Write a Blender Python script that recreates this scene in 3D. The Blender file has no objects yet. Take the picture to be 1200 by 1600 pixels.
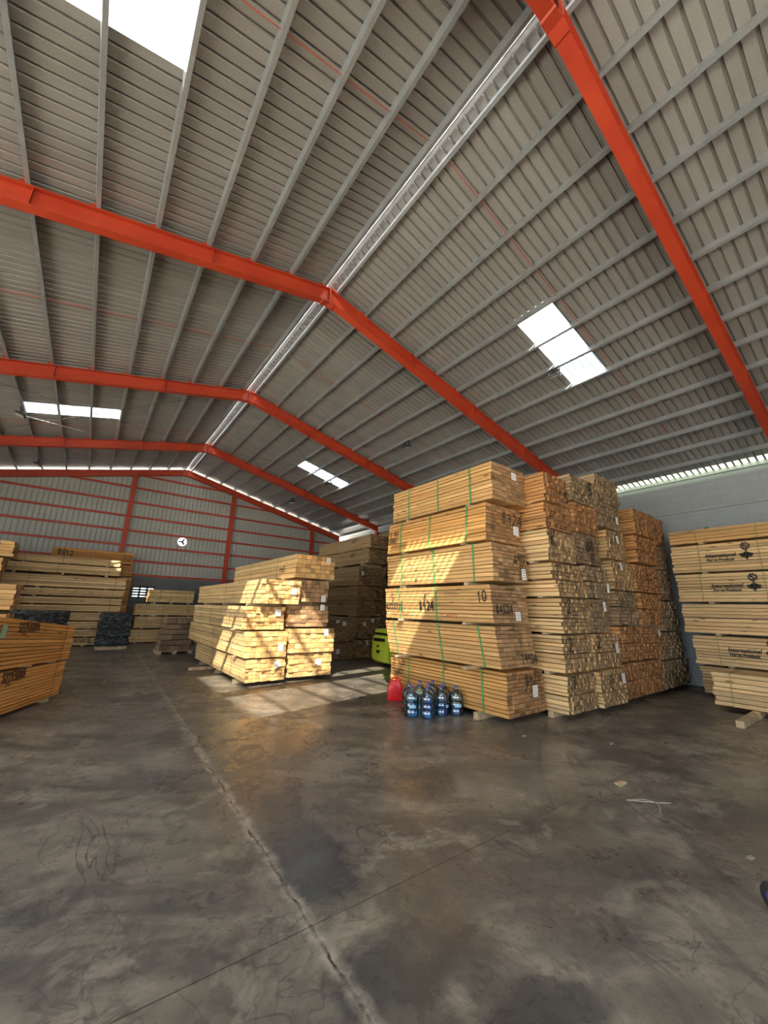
import bpy, math, random
from mathutils import Vector, Matrix
sc = bpy.context.scene
COL = sc.collection
random.seed(7)

# ------------------------------------------------------------------ camera, world, sun, exposure
cam_data = bpy.data.cameras.new('camera')
cam = bpy.data.objects.new('camera', cam_data); COL.objects.link(cam); sc.camera = cam
cam_data.sensor_fit = 'VERTICAL'; cam_data.sensor_height = 36.0
cam_data.lens = 601.31 * 36.0 / 1600.0
cam_data.clip_start = 0.05; cam_data.clip_end = 500
_r = (0.79672, -0.60376, 0.02647); _u = (-0.16913, -0.18071, 0.96889); _f = (0.58019, 0.77641, 0.24609)
cam.matrix_world = Matrix(((_r[0], _u[0], -_f[0], 0.0), (_r[1], _u[1], -_f[1], 0.0), (_r[2], _u[2], -_f[2], 1.6), (0, 0, 0, 1)))

world = bpy.data.worlds.new('sky'); sc.world = world; world.use_nodes = True
bg = world.node_tree.nodes['Background']
bg.inputs[0].default_value = (0.86, 0.94, 1.0, 1); bg.inputs[1].default_value = 3.2

sun_data = bpy.data.lights.new('sun', 'SUN'); sun_data.energy = 30.0; sun_data.angle = 0.012
sun_data.color = (1.0, 0.93, 0.78)
sun = bpy.data.objects.new('sun', sun_data); COL.objects.link(sun)
sun.rotation_euler = Vector((0.75, 1.0, -1.0)).to_track_quat('-Z', 'Y').to_euler()
sun.location = (-8, -8, 14)

sc.view_settings.view_transform = 'Standard'; sc.view_settings.look = 'None'
sc.view_settings.gamma = 1.0; sc.view_settings.use_curve_mapping = False
sc.view_settings.exposure = 0.95
sc.cycles.use_denoising = True
sc.cycles.max_bounces = 7; sc.cycles.diffuse_bounces = 5; sc.cycles.glossy_bounces = 3
sc.cycles.transmission_bounces = 6; sc.cycles.transparent_max_bounces = 16
sc.cycles.sample_clamp_indirect = 6.0
sc.cycles.caustics_reflective = False; sc.cycles.caustics_refractive = False

# ------------------------------------------------------------------ building dimensions
RX, RZ, SL = 3.066, 8.26, 0.2426          # ridge position, rafter top at ridge, slope
FY = [1.19, 6.31, 11.5, 16.84, 21.0]      # portal frames
XR, XL = 12.3, -6.2                       # side walls
Y0, Y1 = -7.0, 21.25                      # near end, far end
XE = 14.1                                 # right eave edge
XEL = 2 * RX - XE
LO = (-5.0, 7.5, 4.4)                     # unseen left wall opening, added and sized for side daylight: y0, y1, height
LO2 = (10.5, 15.5, 3.6)                   # second unseen left wall opening, added to light the far stacks
NO = (-4.5, 3.5, 4.4)                     # unseen opening behind the camera, added and sized for daylight: x0, x1, height
def rz(x): return RZ - SL * abs(x - RX)

# ------------------------------------------------------------------ node helpers
class NT:
    def __init__(s, name):
        s.m = bpy.data.materials.new(name); s.m.use_nodes = True; s.t = s.m.node_tree
        s.n = s.t.nodes; s.bsdf = s.n['Principled BSDF']; s.out = s.n['Material Output']
    def new(s, typ, ins=None, **props):
        nd = s.n.new(typ)
        for k, v in props.items(): setattr(nd, k, v)
        for k, v in (ins or {}).items(): s.put(nd.inputs[k], v)
        return nd
    def put(s, sock, v):
        if isinstance(v, bpy.types.NodeSocket): s.t.links.new(v, sock)
        elif isinstance(v, (tuple, list)) and len(v) == 3 and sock.type == 'RGBA': sock.default_value = (*v, 1)
        else: sock.default_value = v
    def math(s, op, a, b=0.0, c=0.0, clamp=False):
        nd = s.new('ShaderNodeMath', {0: a, 1: b, 2: c}, operation=op, use_clamp=clamp); return nd.outputs[0]
    def mix(s, f, a, b, bt='MIX'):
        nd = s.n.new('ShaderNodeMix'); nd.data_type = 'RGBA'; nd.blend_type = bt
        s.put(nd.inputs[0], f); s.put(nd.inputs[6], a); s.put(nd.inputs[7], b); return nd.outputs[2]
    def noise(s, vec, scale, detail=4, rough=0.55, dist=0.0):
        nd = s.new('ShaderNodeTexNoise', {'Vector': vec, 'Scale': scale, 'Detail': detail, 'Roughness': rough, 'Distortion': dist}); return nd.outputs[0]
    def step(s, v, lo, hi, a=0.0, b=1.0):
        nd = s.new('ShaderNodeMapRange', {0: v, 1: lo, 2: hi, 3: a, 4: b}, clamp=True); return nd.outputs[0]
    def scale(s, vec, k):
        nd = s.new('ShaderNodeVectorMath', {0: vec, 1: k}, operation='MULTIPLY'); return nd.outputs[0]
    def obj(s): return s.new('ShaderNodeTexCoord').outputs['Object']
    def pos(s): return s.new('ShaderNodeNewGeometry').outputs['Position']
    def set(s, **kw):
        for k, v in kw.items(): s.put(s.bsdf.inputs[k.replace('_', ' ')], v)
        return s.m
    def bump(s, h, strength=0.3, dist=0.01):
        nd = s.new('ShaderNodeBump', {'Height': h, 'Strength': strength, 'Distance': dist}); s.put(s.bsdf.inputs['Normal'], nd.outputs[0])

def plain(name, col, rough=0.6, metal=0.0, vary=0.12, scale=6.0):
    t = NT(name); n = t.noise(t.obj(), scale)
    k = t.step(n, 0.3, 0.7, 1 - vary, 1 + vary)
    c = t.mix(1.0, col, t.new('ShaderNodeCombineColor', {0: k, 1: k, 2: k}).outputs[0], 'MULTIPLY')
    return t.set(Base_Color=c, Roughness=rough, Metallic=metal)

def wood_material():
    t = NT('sawn_wood')
    at = t.new('ShaderNodeAttribute', attribute_name='tone', attribute_type='GEOMETRY')
    off = t.scale(at.outputs['Color'], (53.0, 71.0, 37.0))
    v = t.new('ShaderNodeVectorMath', {0: t.obj(), 1: off}, operation='ADD').outputs[0]
    g1 = t.noise(t.scale(v, (38.0, 1.6, 38.0)), 1.0, 3, 0.6, 0.6)
    g2 = t.noise(t.scale(v, (7.0, 0.7, 9.0)), 1.0, 3, 0.5)
    vor = t.new('ShaderNodeTexVoronoi', {'Vector': t.scale(v, (5.0, 2.2, 9.0)), 'Scale': 1.0}, feature='F1').outputs['Distance']
    knot = t.step(vor, 0.10, 0.17, 1.0, 0.0)
    k = t.math('MULTIPLY', t.step(g1, 0.25, 0.75, 0.80, 1.13), t.step(g2, 0.25, 0.75, 0.80, 1.18))
    c = t.mix(1.0, at.outputs['Color'], t.new('ShaderNodeCombineColor', {0: k, 1: t.math('POWER', k, 1.15), 2: t.math('POWER', k, 1.3)}).outputs[0], 'MULTIPLY')
    c = t.mix(t.math('MULTIPLY', knot, 0.75), c, (0.10, 0.045, 0.018))
    t.bump(g1, 0.25, 0.004)
    return t.set(Base_Color=c, Roughness=0.72)
WOOD = wood_material()

def floor_material():
    t = NT('stained_concrete'); P = t.pos()
    sx = t.new('ShaderNodeSeparateXYZ', {0: P}); X, Y = sx.outputs[0], sx.outputs[1]
    big = t.noise(P, 0.55, 5, 0.6, 0.8); mid = t.noise(P, 1.7, 6, 0.65, 1.2); fine = t.noise(P, 14.0, 5, 0.7)
    micro = t.noise(P, 90.0, 3, 0.6)
    rot = t.new('ShaderNodeVectorRotate', {'Vector': P, 'Angle': 0.65}, rotation_type='Z_AXIS').outputs[0]
    streak = t.noise(t.scale(rot, (0.7, 2.6, 1.0)), 0.9, 6, 0.62, 0.9)
    base = t.mix(t.step(big, 0.38, 0.62), (0.080, 0.071, 0.060), (0.245, 0.215, 0.170))
    base = t.mix(t.math('MULTIPLY', t.step(streak, 0.46, 0.60), 0.75), base, (0.055, 0.050, 0.049))
    base = t.mix(t.math('MULTIPLY', t.step(mid, 0.50, 0.64), 0.45), base, (0.080, 0.072, 0.066))
    base = t.mix(t.math('MULTIPLY', t.step(t.noise(P, 2.3, 6, 0.7, 0.5), 0.52, 0.64), 0.55), base, (0.33, 0.29, 0.23))
    base = t.mix(t.math('MULTIPLY', t.step(fine, 0.45, 0.7), 0.30), base, (0.23, 0.21, 0.175))
    base = t.mix(t.math('MULTIPLY', t.step(t.noise(P, 0.9, 3), 0.45, 0.65), 0.35), base, (0.125, 0.100, 0.095))
    # tyre scuffs: thin distorted veins
    def vein(scale, w, dist, stretch=(1, 1, 1), detail=2):
        n = t.noise(t.scale(P, stretch), scale, detail, 0.5, dist)
        return t.step(t.math('ABSOLUTE', t.math('SUBTRACT', n, 0.5)), 0.0, w, 1.0, 0.0)
    msk = t.step(t.noise(P, 0.8, 2), 0.36, 0.55)
    sc1 = t.math('MULTIPLY', vein(1.6, 0.016, 1.5, (1.6, 0.8, 1), 5), msk)
    sc2 = t.math('MULTIPLY', vein(2.9, 0.020, 0.7, (0.8, 1.5, 1), 4), t.step(t.noise(P, 1.3, 2), 0.40, 0.58))
    base = t.mix(t.math('MULTIPLY', sc1, 0.8), base, (0.045, 0.042, 0.042))
    base = t.mix(t.math('MULTIPLY', sc2, 0.65), base, (0.05, 0.046, 0.045))
    sc3 = t.math('MULTIPLY', vein(5.5, 0.022, 1.2, (1.0, 0.6, 1), 6), t.step(t.noise(P, 1.0, 3), 0.42, 0.62))
    base = t.mix(t.math('MULTIPLY', sc3, 0.55), base, (0.055, 0.050, 0.048))
    # blotches beside the crack (dark damp area with an irregular edge)
    wob = t.math('MULTIPLY', t.math('SUBTRACT', t.noise(P, 2.2, 6, 0.7), 0.5), 2.0)
    def blob(cx, cy, rx, ry, soft=0.25):
        dx = t.math('DIVIDE', t.math('SUBTRACT', X, cx), rx); dy = t.math('DIVIDE', t.math('SUBTRACT', Y, cy), ry)
        d = t.math('SQRT', t.math('ADD', t.math('MULTIPLY', dx, dx), t.math('MULTIPLY', dy, dy)))
        return t.step(t.math('ADD', d, wob), 1.0 - soft, 1.0 + 0.1, 1.0, 0.0)
    damp = None
    for a in ((1.46, 2.75, 0.26, 0.6), (1.58, 3.7, 0.30, 0.75), (2.0, 5.2, 0.85, 1.1), (1.5, 1.75, 0.35, 0.25), (2.9, 3.1, 0.5, 0.35), (1.75, 1.2, 0.4, 0.16)):
        b = blob(*a); damp = b if damp is None else t.math('MAXIMUM', damp, b)
    base = t.mix(t.math('MULTIPLY', damp, 0.72), base, (0.040, 0.042, 0.045))
    st = None
    for a in ((0.0, 3.09, 0.13, 0.09), (0.1, 3.4, 0.15, 0.08), (0.12, 3.0, 0.12, 0.06), (-0.05, 2.75, 0.12, 0.08), (0.0, 4.2, 0.14, 0.07), (0.5, 3.3, 0.12, 0.06), (-0.3, 2.2, 0.2, 0.1), (0.62, 2.75, 0.1, 0.05)):
        b = blob(*a, 0.5); st = b if st is None else t.math('MAXIMUM', st, b)
    base = t.mix(t.math('MULTIPLY', st, 0.6), base, (0.06, 0.057, 0.055))
    # long crack with dusty lips, running down the hall
    cw = t.math('MULTIPLY', t.math('SUBTRACT', t.noise(P, 4.0, 6, 0.75), 0.5), 0.11)
    dc = t.math('ABSOLUTE', t.math('ADD', t.math('SUBTRACT', X, t.math('MULTIPLY_ADD', Y, 0.033, 1.148)), cw))
    dust = t.math('MULTIPLY', t.step(dc, 0.010, 0.060, 1.0, 0.0), t.step(t.noise(P, 6.5, 5, 0.7), 0.38, 0.58))
    base = t.mix(t.math('MULTIPLY', dust, 0.8), base, (0.36, 0.32, 0.27))
    crack = t.step(dc, 0.004, 0.014, 1.0, 0.0)
    base = t.mix(t.math('MULTIPLY', crack, t.step(t.noise(P, 9.0, 3), 0.4, 0.6)), base, (0.03, 0.028, 0.026))
    # saw-cut joints
    def line(expr, w): return t.step(t.math('ABSOLUTE', expr), w * 0.5, w, 1.0, 0.0)
    j1 = line(t.math('SUBTRACT', Y, t.math('MULTIPLY_ADD', X, -0.02, 2.19)), 0.0045)
    j2 = line(t.math('SUBTRACT', X, 3.55), 0.004)
    base = t.mix(t.math('MULTIPLY', j1, 0.85), base, (0.03, 0.028, 0.026))
    base = t.mix(t.math('MULTIPLY', j2, 0.35), base, (0.05, 0.045, 0.04))
    # curved wheel track on the right
    tr = None
    for cx, cy, r in ((9.5, -4.2, 8.35), (9.3, -4.6, 8.9), (10.6, -3.2, 8.2)):
        dx = t.math('SUBTRACT', X, cx); dy = t.math('SUBTRACT', Y, cy)
        d = t.math('SUBTRACT', t.math('SQRT', t.math('ADD', t.math('MULTIPLY', dx, dx), t.math('MULTIPLY', dy, dy))), r)
        b = t.math('MULTIPLY', line(t.math('ADD', d, t.math('MULTIPLY', cw, 0.3)), 0.03), t.step(t.noise(P, 2.0, 3), 0.4, 0.6))
        tr = b if tr is None else t.math('MAXIMUM', tr, b)
    base = t.mix(t.math('MULTIPLY', tr, 0.5), base, (0.05, 0.047, 0.045))
    rough = t.math('ADD', t.step(mid, 0.35, 0.65, 0.20, 0.46), t.step(fine, 0.3, 0.7, -0.04, 0.14))
    rough = t.math('SUBTRACT', rough, t.math('MULTIPLY', damp, 0.12))
    h = t.math('ADD', t.math('ADD', t.math('MULTIPLY', fine, 0.5), t.math('MULTIPLY', micro, 0.15)), t.math('MULTIPLY', t.math('ADD', crack, j1), -0.7))
    t.bump(h, 0.35, 0.006)
    base = t.mix(1.0, base, (1.05, 1.02, 0.98), 'MULTIPLY')
    t.bsdf.inputs['Specular IOR Level'].default_value = 0.38
    return t.set(Base_Color=base, Roughness=rough)

def steel_sheet(name, col, metal=0.35, rough=0.42):
    t = NT(name); P = t.pos()
    n = t.noise(t.scale(P, (0.6, 3.0, 1.0)), 1.0, 4); s2 = t.noise(P, 60.0, 2)
    k = t.math('MULTIPLY', t.step(n, 0.3, 0.7, 0.88, 1.08), t.step(s2, 0.3, 0.7, 0.93, 1.06))
    c = t.mix(1.0, col, t.new('ShaderNodeCombineColor', {0: k, 1: k, 2: k}).outputs[0], 'MULTIPLY')
    return t.set(Base_Color=c, Roughness=rough, Metallic=metal)

def block_wall(name, c1, c2):
    t = NT(name); P = t.pos()
    sx = t.new('ShaderNodeSeparateXYZ', {0: P})
    v = t.new('ShaderNodeCombineXYZ', {0: t.math('ADD', sx.outputs[0], sx.outputs[1]), 1: sx.outputs[2], 2: 0.0}).outputs[0]
    br = t.new('ShaderNodeTexBrick', {'Vector': v, 'Color1': c1, 'Color2': c2, 'Mortar': tuple(x * 0.86 for x in c1), 'Scale': 1.0, 'Mortar Size': 0.006, 'Brick Width': 0.4, 'Row Height': 0.2})
    n = t.noise(P, 2.2, 5)
    c = t.mix(t.step(n, 0.3, 0.7, 0.0, 0.35), br.outputs[0], tuple(x * 0.75 for x in c2))
    t.bump(br.outputs[1], 0.25, 0.006)
    return t.set(Base_Color=c, Roughness=0.8)

def clear_mat(name, tint, gloss=0.12, rough=0.05, body=0.0, bodycol=(0.8, 0.9, 1)):
    m = bpy.data.materials.new(name); m.use_nodes = True; t = m.node_tree; t.nodes.clear()
    o = t.nodes.new('ShaderNodeOutputMaterial'); tr = t.nodes.new('ShaderNodeBsdfTransparent'); gl = t.nodes.new('ShaderNodeBsdfGlossy')
    tc = t.nodes.new('ShaderNodeTexCoord'); nz = t.nodes.new('ShaderNodeTexNoise'); nz.inputs['Scale'].default_value = 5.0
    mx0 = t.nodes.new('ShaderNodeMix'); mx0.data_type = 'RGBA'
    t.links.new(tc.outputs['Object'], nz.inputs['Vector']); t.links.new(nz.outputs[0], mx0.inputs[0])
    mx0.inputs[6].default_value = (*tint, 1); mx0.inputs[7].default_value = (*[min(1, x * 1.12) for x in tint], 1)
    t.links.new(mx0.outputs[2], tr.inputs[0])
    gl.inputs['Roughness'].default_value = rough
    fr = t.nodes.new('ShaderNodeFresnel'); fr.inputs[0].default_value = 1.45
    mul = t.nodes.new('ShaderNodeMath'); mul.operation = 'ADD'; mul.inputs[1].default_value = gloss - 0.04; mul.use_clamp = True
    t.links.new(fr.outputs[0], mul.inputs[0])
    m1 = t.nodes.new('ShaderNodeMixShader'); t.links.new(mul.outputs[0], m1.inputs[0]); t.links.new(tr.outputs[0], m1.inputs[1]); t.links.new(gl.outputs[0], m1.inputs[2])
    last = m1
    if body > 0:
        df = t.nodes.new('ShaderNodeBsdfTranslucent'); df.inputs[0].default_value = (*bodycol, 1)
        m2 = t.nodes.new('ShaderNodeMixShader'); m2.inputs[0].default_value = body
        t.links.new(m1.outputs[0], m2.inputs[1]); t.links.new(df.outputs[0], m2.inputs[2]); last = m2
    t.links.new(last.outputs[0], o.inputs[0]); return m

def red_paint():
    t = NT('red_oxide_paint'); n = t.noise(t.pos(), 1.6, 5); n2 = t.noise(t.pos(), 12.0, 4)
    c = t.mix(t.step(n, 0.3, 0.7), (0.40, 0.036, 0.014), (0.50, 0.058, 0.02))
    c = t.mix(t.step(n2, 0.55, 0.75, 0.0, 0.35), c, (0.28, 0.035, 0.03))
    return t.set(Base_Color=c, Roughness=0.5)

M = dict(
    floor=floor_material(), roof=steel_sheet('galvanised_roof_sheet', (0.295, 0.288, 0.280), 0.25, 0.5), purlin=steel_sheet('galvanised_purlin', (0.37, 0.40, 0.43), 0.5, 0.40),
    gable=steel_sheet('gable_sheet', (0.42, 0.44, 0.425), 0.1, 0.55), red=red_paint(), block=block_wall('blue_grey_block_wall', (0.32, 0.36, 0.385), (0.335, 0.375, 0.40)),
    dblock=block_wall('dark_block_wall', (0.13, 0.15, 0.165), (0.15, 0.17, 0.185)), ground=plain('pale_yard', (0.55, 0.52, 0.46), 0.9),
    sky=clear_mat('skylight_sheet', (0.93, 0.96, 0.98), 0.04, 0.2, 0.15), strapg=plain('green_strap', (0.05, 0.30, 0.10), 0.45), straps=plain('steel_strap', (0.10, 0.085, 0.06), 0.5, 0.2),
    strapo=plain('olive_strap', (0.22, 0.24, 0.08), 0.5), paper=plain('paper', (0.82, 0.83, 0.85), 0.6, 0, 0.05), ink=plain('black_ink', (0.018, 0.016, 0.014), 0.7),
    inkgrey=plain('grey_ink', (0.25, 0.17, 0.09), 0.7), inkred=plain('red_ink', (0.55, 0.10, 0.04), 0.7), inkbrown=plain('dark_brown_ink', (0.07, 0.025, 0.01), 0.7), ggreen=plain('grey_green_paper', (0.25, 0.36, 0.24), 0.7), green=plain('green_leaf', (0.05, 0.20, 0.05), 0.6),
    block_wood=plain('spacer_wood', (0.45, 0.33, 0.20), 0.8, 0, 0.25, 12), dark=plain('black_plastic', (0.012, 0.012, 0.014), 0.4), foam=plain('closure_foam', (0.75, 0.75, 0.73), 0.9),
    rubber=plain('tyre_rubber', (0.02, 0.02, 0.022), 0.75), rim=plain('grey_rim', (0.38, 0.40, 0.42), 0.5, 0.3), lime=plain('lime_paint', (0.62, 0.78, 0.06), 0.38, 0, 0.15, 9),
    redcan=plain('red_plastic', (0.62, 0.015, 0.018), 0.35, 0, 0.08), bottle=clear_mat('blue_bottle_plastic', (0.66, 0.86, 0.96), 0.16), water=clear_mat('water', (0.36, 0.64, 0.86), 0.05),
    cap=plain('blue_cap', (0.06, 0.07, 0.30), 0.4), lab=plain('pale_blue_label', (0.28, 0.55, 0.78), 0.4), lamp=plain('lamp_housing', (0.03, 0.033, 0.035), 0.5), glass=plain('lamp_glass', (0.5, 0.52, 0.54), 0.15),
    pad=plain('seat_vinyl', (0.02, 0.02, 0.02), 0.5), debris=plain('debris', (0.30, 0.26, 0.22), 0.8))
def wrap_mat():
    t = NT('black_stretch_wrap'); n = t.noise(t.scale(t.obj(), (2, 2, 5)), 2.2, 5, 0.6, 1.8)
    t.bump(n, 1.0, 0.12)
    return t.set(Base_Color=t.mix(t.step(n, 0.48, 0.68), (0.014, 0.016, 0.018), (0.20, 0.22, 0.23)), Roughness=0.2)  # grey streaks paint the glossy highlights of the folds into the colour
M['wrap'] = wrap_mat()
M['closure'] = clear_mat('translucent_closure', (0.5, 0.5, 0.5), 0.04, 0.3, 0.97, (0.80, 0.82, 0.85))
M['fibre'] = clear_mat('fibreglass_sheet', (0.5, 0.55, 0.45), 0.04, 0.3, 0.92, (0.26, 0.29, 0.20))

# ------------------------------------------------------------------ mesh helpers
class MB:
    def __init__(s): s.v = []; s.f = []
    def box(s, x0, x1, y0, y1, z0, z1, mat=None):
        b = len(s.v); c = [(x, y, z) for z in (z0, z1) for y in (y0, y1) for x in (x0, x1)]
        if mat is not None: c = [tuple(mat @ Vector(p)) for p in c]
        s.v += c; s.f += [tuple(b + i for i in q) for q in ((0, 2, 3, 1), (4, 5, 7, 6), (0, 1, 5, 4), (2, 6, 7, 3), (0, 4, 6, 2), (1, 3, 7, 5))]; return s
    def poly(s, pts): b = len(s.v); s.v += [tuple(p) for p in pts]; s.f.append(tuple(range(b, b + len(pts)))); return s
    def prism(s, pts, ax, a0, a1):
        """outline pts (2D) extruded along axis ax from a0 to a1"""
        n = len(pts); b = len(s.v)
        def P(p, a): return {'x': (a, p[0], p[1]), 'y': (p[0], a, p[1]), 'z': (p[0], p[1], a)}[ax]
        s.v += [P(p, a0) for p in pts] + [P(p, a1) for p in pts]
        s.f += [tuple(b + i for i in range(n))[::-1], tuple(b + n + i for i in range(n))]
        s.f += [(b + i, b + (i + 1) % n, b + n + (i + 1) % n, b + n + i) for i in range(n)]; return s
    def lathe(s, prof, c=(0, 0, 0), n=24, mat=None):
        b = len(s.v)
        for r, z in prof:
            for i in range(n):
                a = 2 * math.pi * i / n; p = Vector((r * math.cos(a), r * math.sin(a), z))
                if mat is not None: p = mat @ p
                s.v.append((p[0] + c[0], p[1] + c[1], p[2] + c[2]))
        for k in range(len(prof) - 1):
            for i in range(n): s.f.append((b + k * n + i, b + k * n + (i + 1) % n, b + (k + 1) * n + (i + 1) % n, b + (k + 1) * n + i))
        return s
    def cyl(s, p0, p1, r, n=12):
        p0, p1 = Vector(p0), Vector(p1); d = p1 - p0; q = d.to_track_quat('Z', 'Y').to_matrix().to_4x4()
        return s.lathe([(0, 0), (r, 0), (r, d.length), (0, d.length)], p0, n, q)
    def tube(s, pts, r, n=8):
        for a, b in zip(pts[:-1], pts[1:]): s.cyl(a, b, r, n)
        return s
    def build(s, name, mat, parent=None, smooth=False, bevel=0.0, subsurf=0):
        me = bpy.data.meshes.new(name); me.from_pydata(s.v, [], s.f); me.materials.append(mat); me.update()
        if smooth:
            for p in me.polygons: p.use_smooth = True
        o = bpy.data.objects.new(name, me); COL.objects.link(o)
        if parent: o.parent = parent
        if bevel > 0:
            md = o.modifiers.new('bevel', 'BEVEL'); md.width = bevel; md.segments = 2; md.limit_method = 'ANGLE'
        if subsurf:
            md = o.modifiers.new('sub', 'SUBSURF'); md.levels = subsurf; md.render_levels = subsurf
        return o
def tag(o, label=None, cat=None, group=None, kind=None):
    if label: o['label'] = label
    if cat: o['category'] = cat
    if group: o['group'] = group
    if kind: o['kind'] = kind
    return o
def thing(name, loc, label, cat, group=None, rot=0.0):
    o = bpy.data.objects.new(name, None); COL.objects.link(o); o.empty_display_size = 0.2
    o.location = loc; o.rotation_euler = (0, 0, rot); return tag(o, label, cat, group)
def struct(o): o['kind'] = 'structure'; return o
ORD = ['first', 'second', 'third', 'fourth', 'fifth', 'sixth', 'seventh', 'eighth', 'ninth', 'tenth', 'eleventh', 'twelfth', 'thirteenth', 'fourteenth', 'fifteenth', 'sixteenth']

# ------------------------------------------------------------------ floor, ground, walls
struct(MB().box(-70, 80, -70, 90, -0.30, -0.06).build('floor', M['ground'])); bpy.data.objects['floor'].name = 'floor_yard'
fl = MB().box(XL - 0.2, XR + 0.2, Y0, Y1 + 0.1, -0.055, 0.0).build('floor', M['floor']); struct(fl)

w = MB().box(XR, XR + 0.15, Y0, Y1, 0.0, 4.30).box(XR - 0.05, XR + 0.15, Y0, Y1, 4.30, 5.06)
struct(w.build('wall_right', M['block']))
struct(MB().box(XE - 0.02, XE + 0.1, Y0, Y1, 0.0, rz(XE) + 0.12).build('wall_right_light_block', M['block']))  # unseen outer wall, added to keep outside light out at the eave
struct(MB().box(XEL - 0.1, XEL + 0.02, Y0, LO[0], 0.0, rz(XEL) + 0.12).box(XEL - 0.1, XEL + 0.02, LO[1], LO2[0], 0.0, rz(XEL) + 0.12).box(XEL - 0.1, XEL + 0.02, LO2[1], Y1, 0.0, rz(XEL) + 0.12).box(XEL - 0.1, XEL + 0.02, LO2[0], LO2[1], LO2[2], rz(XEL) + 0.12).box(XEL - 0.1, XEL + 0.02, LO[0], LO[1], LO[2], rz(XEL) + 0.12).build('wall_left_light_block', M['block']))  # left counterpart, added to close that eave against outside light
# left wall, out of view, with openings added to let daylight in
w = MB().box(XL - 0.15, XL, Y0, LO[0], 0, 5.06).box(XL - 0.15, XL, LO[1], LO2[0], 0, 5.06).box(XL - 0.15, XL, LO2[1], Y1, 0, 5.06).box(XL - 0.15, XL, LO2[0], LO2[1], LO2[2], 5.06).box(XL - 0.15, XL, LO[0], LO[1], LO[2], 5.06)
struct(w.build('wall_left', M['block']))
# near end, behind the camera, with an opening added for daylight
w = MB().box(XL, NO[0], Y0, Y0 + 0.15, 0, 5.0).box(NO[1], XR, Y0, Y0 + 0.15, 0, 5.0)
w.prism([(XL, 5.0), (XR, 5.0), (XR, rz(XR)), (RX, RZ), (XL, rz(XL))], 'y', Y0, Y0 + 0.15)
w.box(NO[0], NO[1], Y0, Y0 + 0.15, NO[2], 5.0)
struct(w.build('wall_near', M['block']))

# far gable: dark block wall below with a louvred vent, ribbed sheet above
GY = Y1 - 0.1
VX0, VX1, VZ0, VZ1 = 1.62, 2.5, 1.80, 2.36
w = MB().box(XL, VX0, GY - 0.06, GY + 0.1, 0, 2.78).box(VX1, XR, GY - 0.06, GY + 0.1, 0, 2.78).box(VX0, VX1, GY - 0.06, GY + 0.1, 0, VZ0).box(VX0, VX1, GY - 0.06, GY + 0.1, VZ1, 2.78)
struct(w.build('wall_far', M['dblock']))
vent = thing('wall_vent', ((VX0 + VX1) / 2, GY, VZ0), 'louvred vent letting daylight through the dark far wall', 'vent')
cx = (VX0 + VX1) / 2
f = MB()
for k in range(4): f.box(VX0 - cx + k * 0.293 - 0.035, VX0 - cx + k * 0.293 + 0.035, -0.05, 0.05, 0, VZ1 - VZ0)
f.build('frame', M['dark'], vent)
for k in range(5):
    MB().box(VX0 - cx, VX1 - cx, -0.05, 0.05, k * 0.118, k * 0.118 + 0.085).build('slat', M['dark'], vent)

def rib_profile(a0, a1, pitch, h, rib=0.042):
    out = []; n = int(round((a1 - a0) / pitch))
    for i in range(n):
        a = a0 + i * pitch
        out += [(a, 0.0, i), (a + pitch - rib, 0.0, i), (a + pitch - rib * 0.72, h, i), (a + pitch - rib * 0.28, h, i)]
    out.append((a0 + n * pitch, 0.0, n)); return out
# gable sheet (ribs vertical), hole for the fan
FX0, FX1, FZ0, FZ1 = 3.12, 3.58, 4.37, 4.82
prof = rib_profile(XL, XR, 0.185, -0.03)
g = MB()
for (xa, da, i), (xb, db, j) in zip(prof[:-1], prof[1:]):
    za, zb = rz(xa) + 0.055, rz(xb) + 0.055
    segs = [(2.75, 2.75, za, zb)]
    if xb > FX0 and xa < FX1: segs = [(2.75, 2.75, FZ0, FZ0), (FZ1, FZ1, za, zb)]
    for z0a, z0b, z1a, z1b in segs:
        g.poly([(xa, GY + da, z0a), (xb, GY + db, z0b), (xb, GY + db, z1b), (xa, GY + da, z1a)])
struct(g.build('wall_far_sheet', M['gable']))

# ------------------------------------------------------------------ roof sheets with skylight openings cut through, the last two added for sun
SH = 0.13                                   # sheet sits on the purlins
PITCH = 0.157
def roof_z(x): return rz(x) + SH
POFF = [0.12 + 0.76 * n for n in range(15)]
RYA, RYB = Y0 - 0.2, Y1 + 0.06
S_R = [(RX + POFF[4] + .03, RX + POFF[7] + .03)]
S_L = [(RX - POFF[7] - .03, RX - POFF[4] - .03)]
holes = [
    (13.62, 14.095, -4.0, 6.9),  # x0, x1, y0, y1, label-like name order
    (RX - POFF[7] - .02, RX - POFF[4] - .02, 3.22, 3.88), (RX + POFF[4] + .05, RX + POFF[7] + .05, 3.22, 3.88),
    (RX - POFF[7] - .02, RX - POFF[4] - .02, 14.12, 14.93), (RX + POFF[4] + .05, RX + POFF[7] + .05, 14.12, 14.93),
    (-2.9, -0.1, -0.90, 3.0), (-0.1, 1.1, -0.90, 1.55)]  # this pair is out of view, added so sun reaches the middle stack
def snap(y): return int(round((y - RYA) / PITCH))
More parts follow.
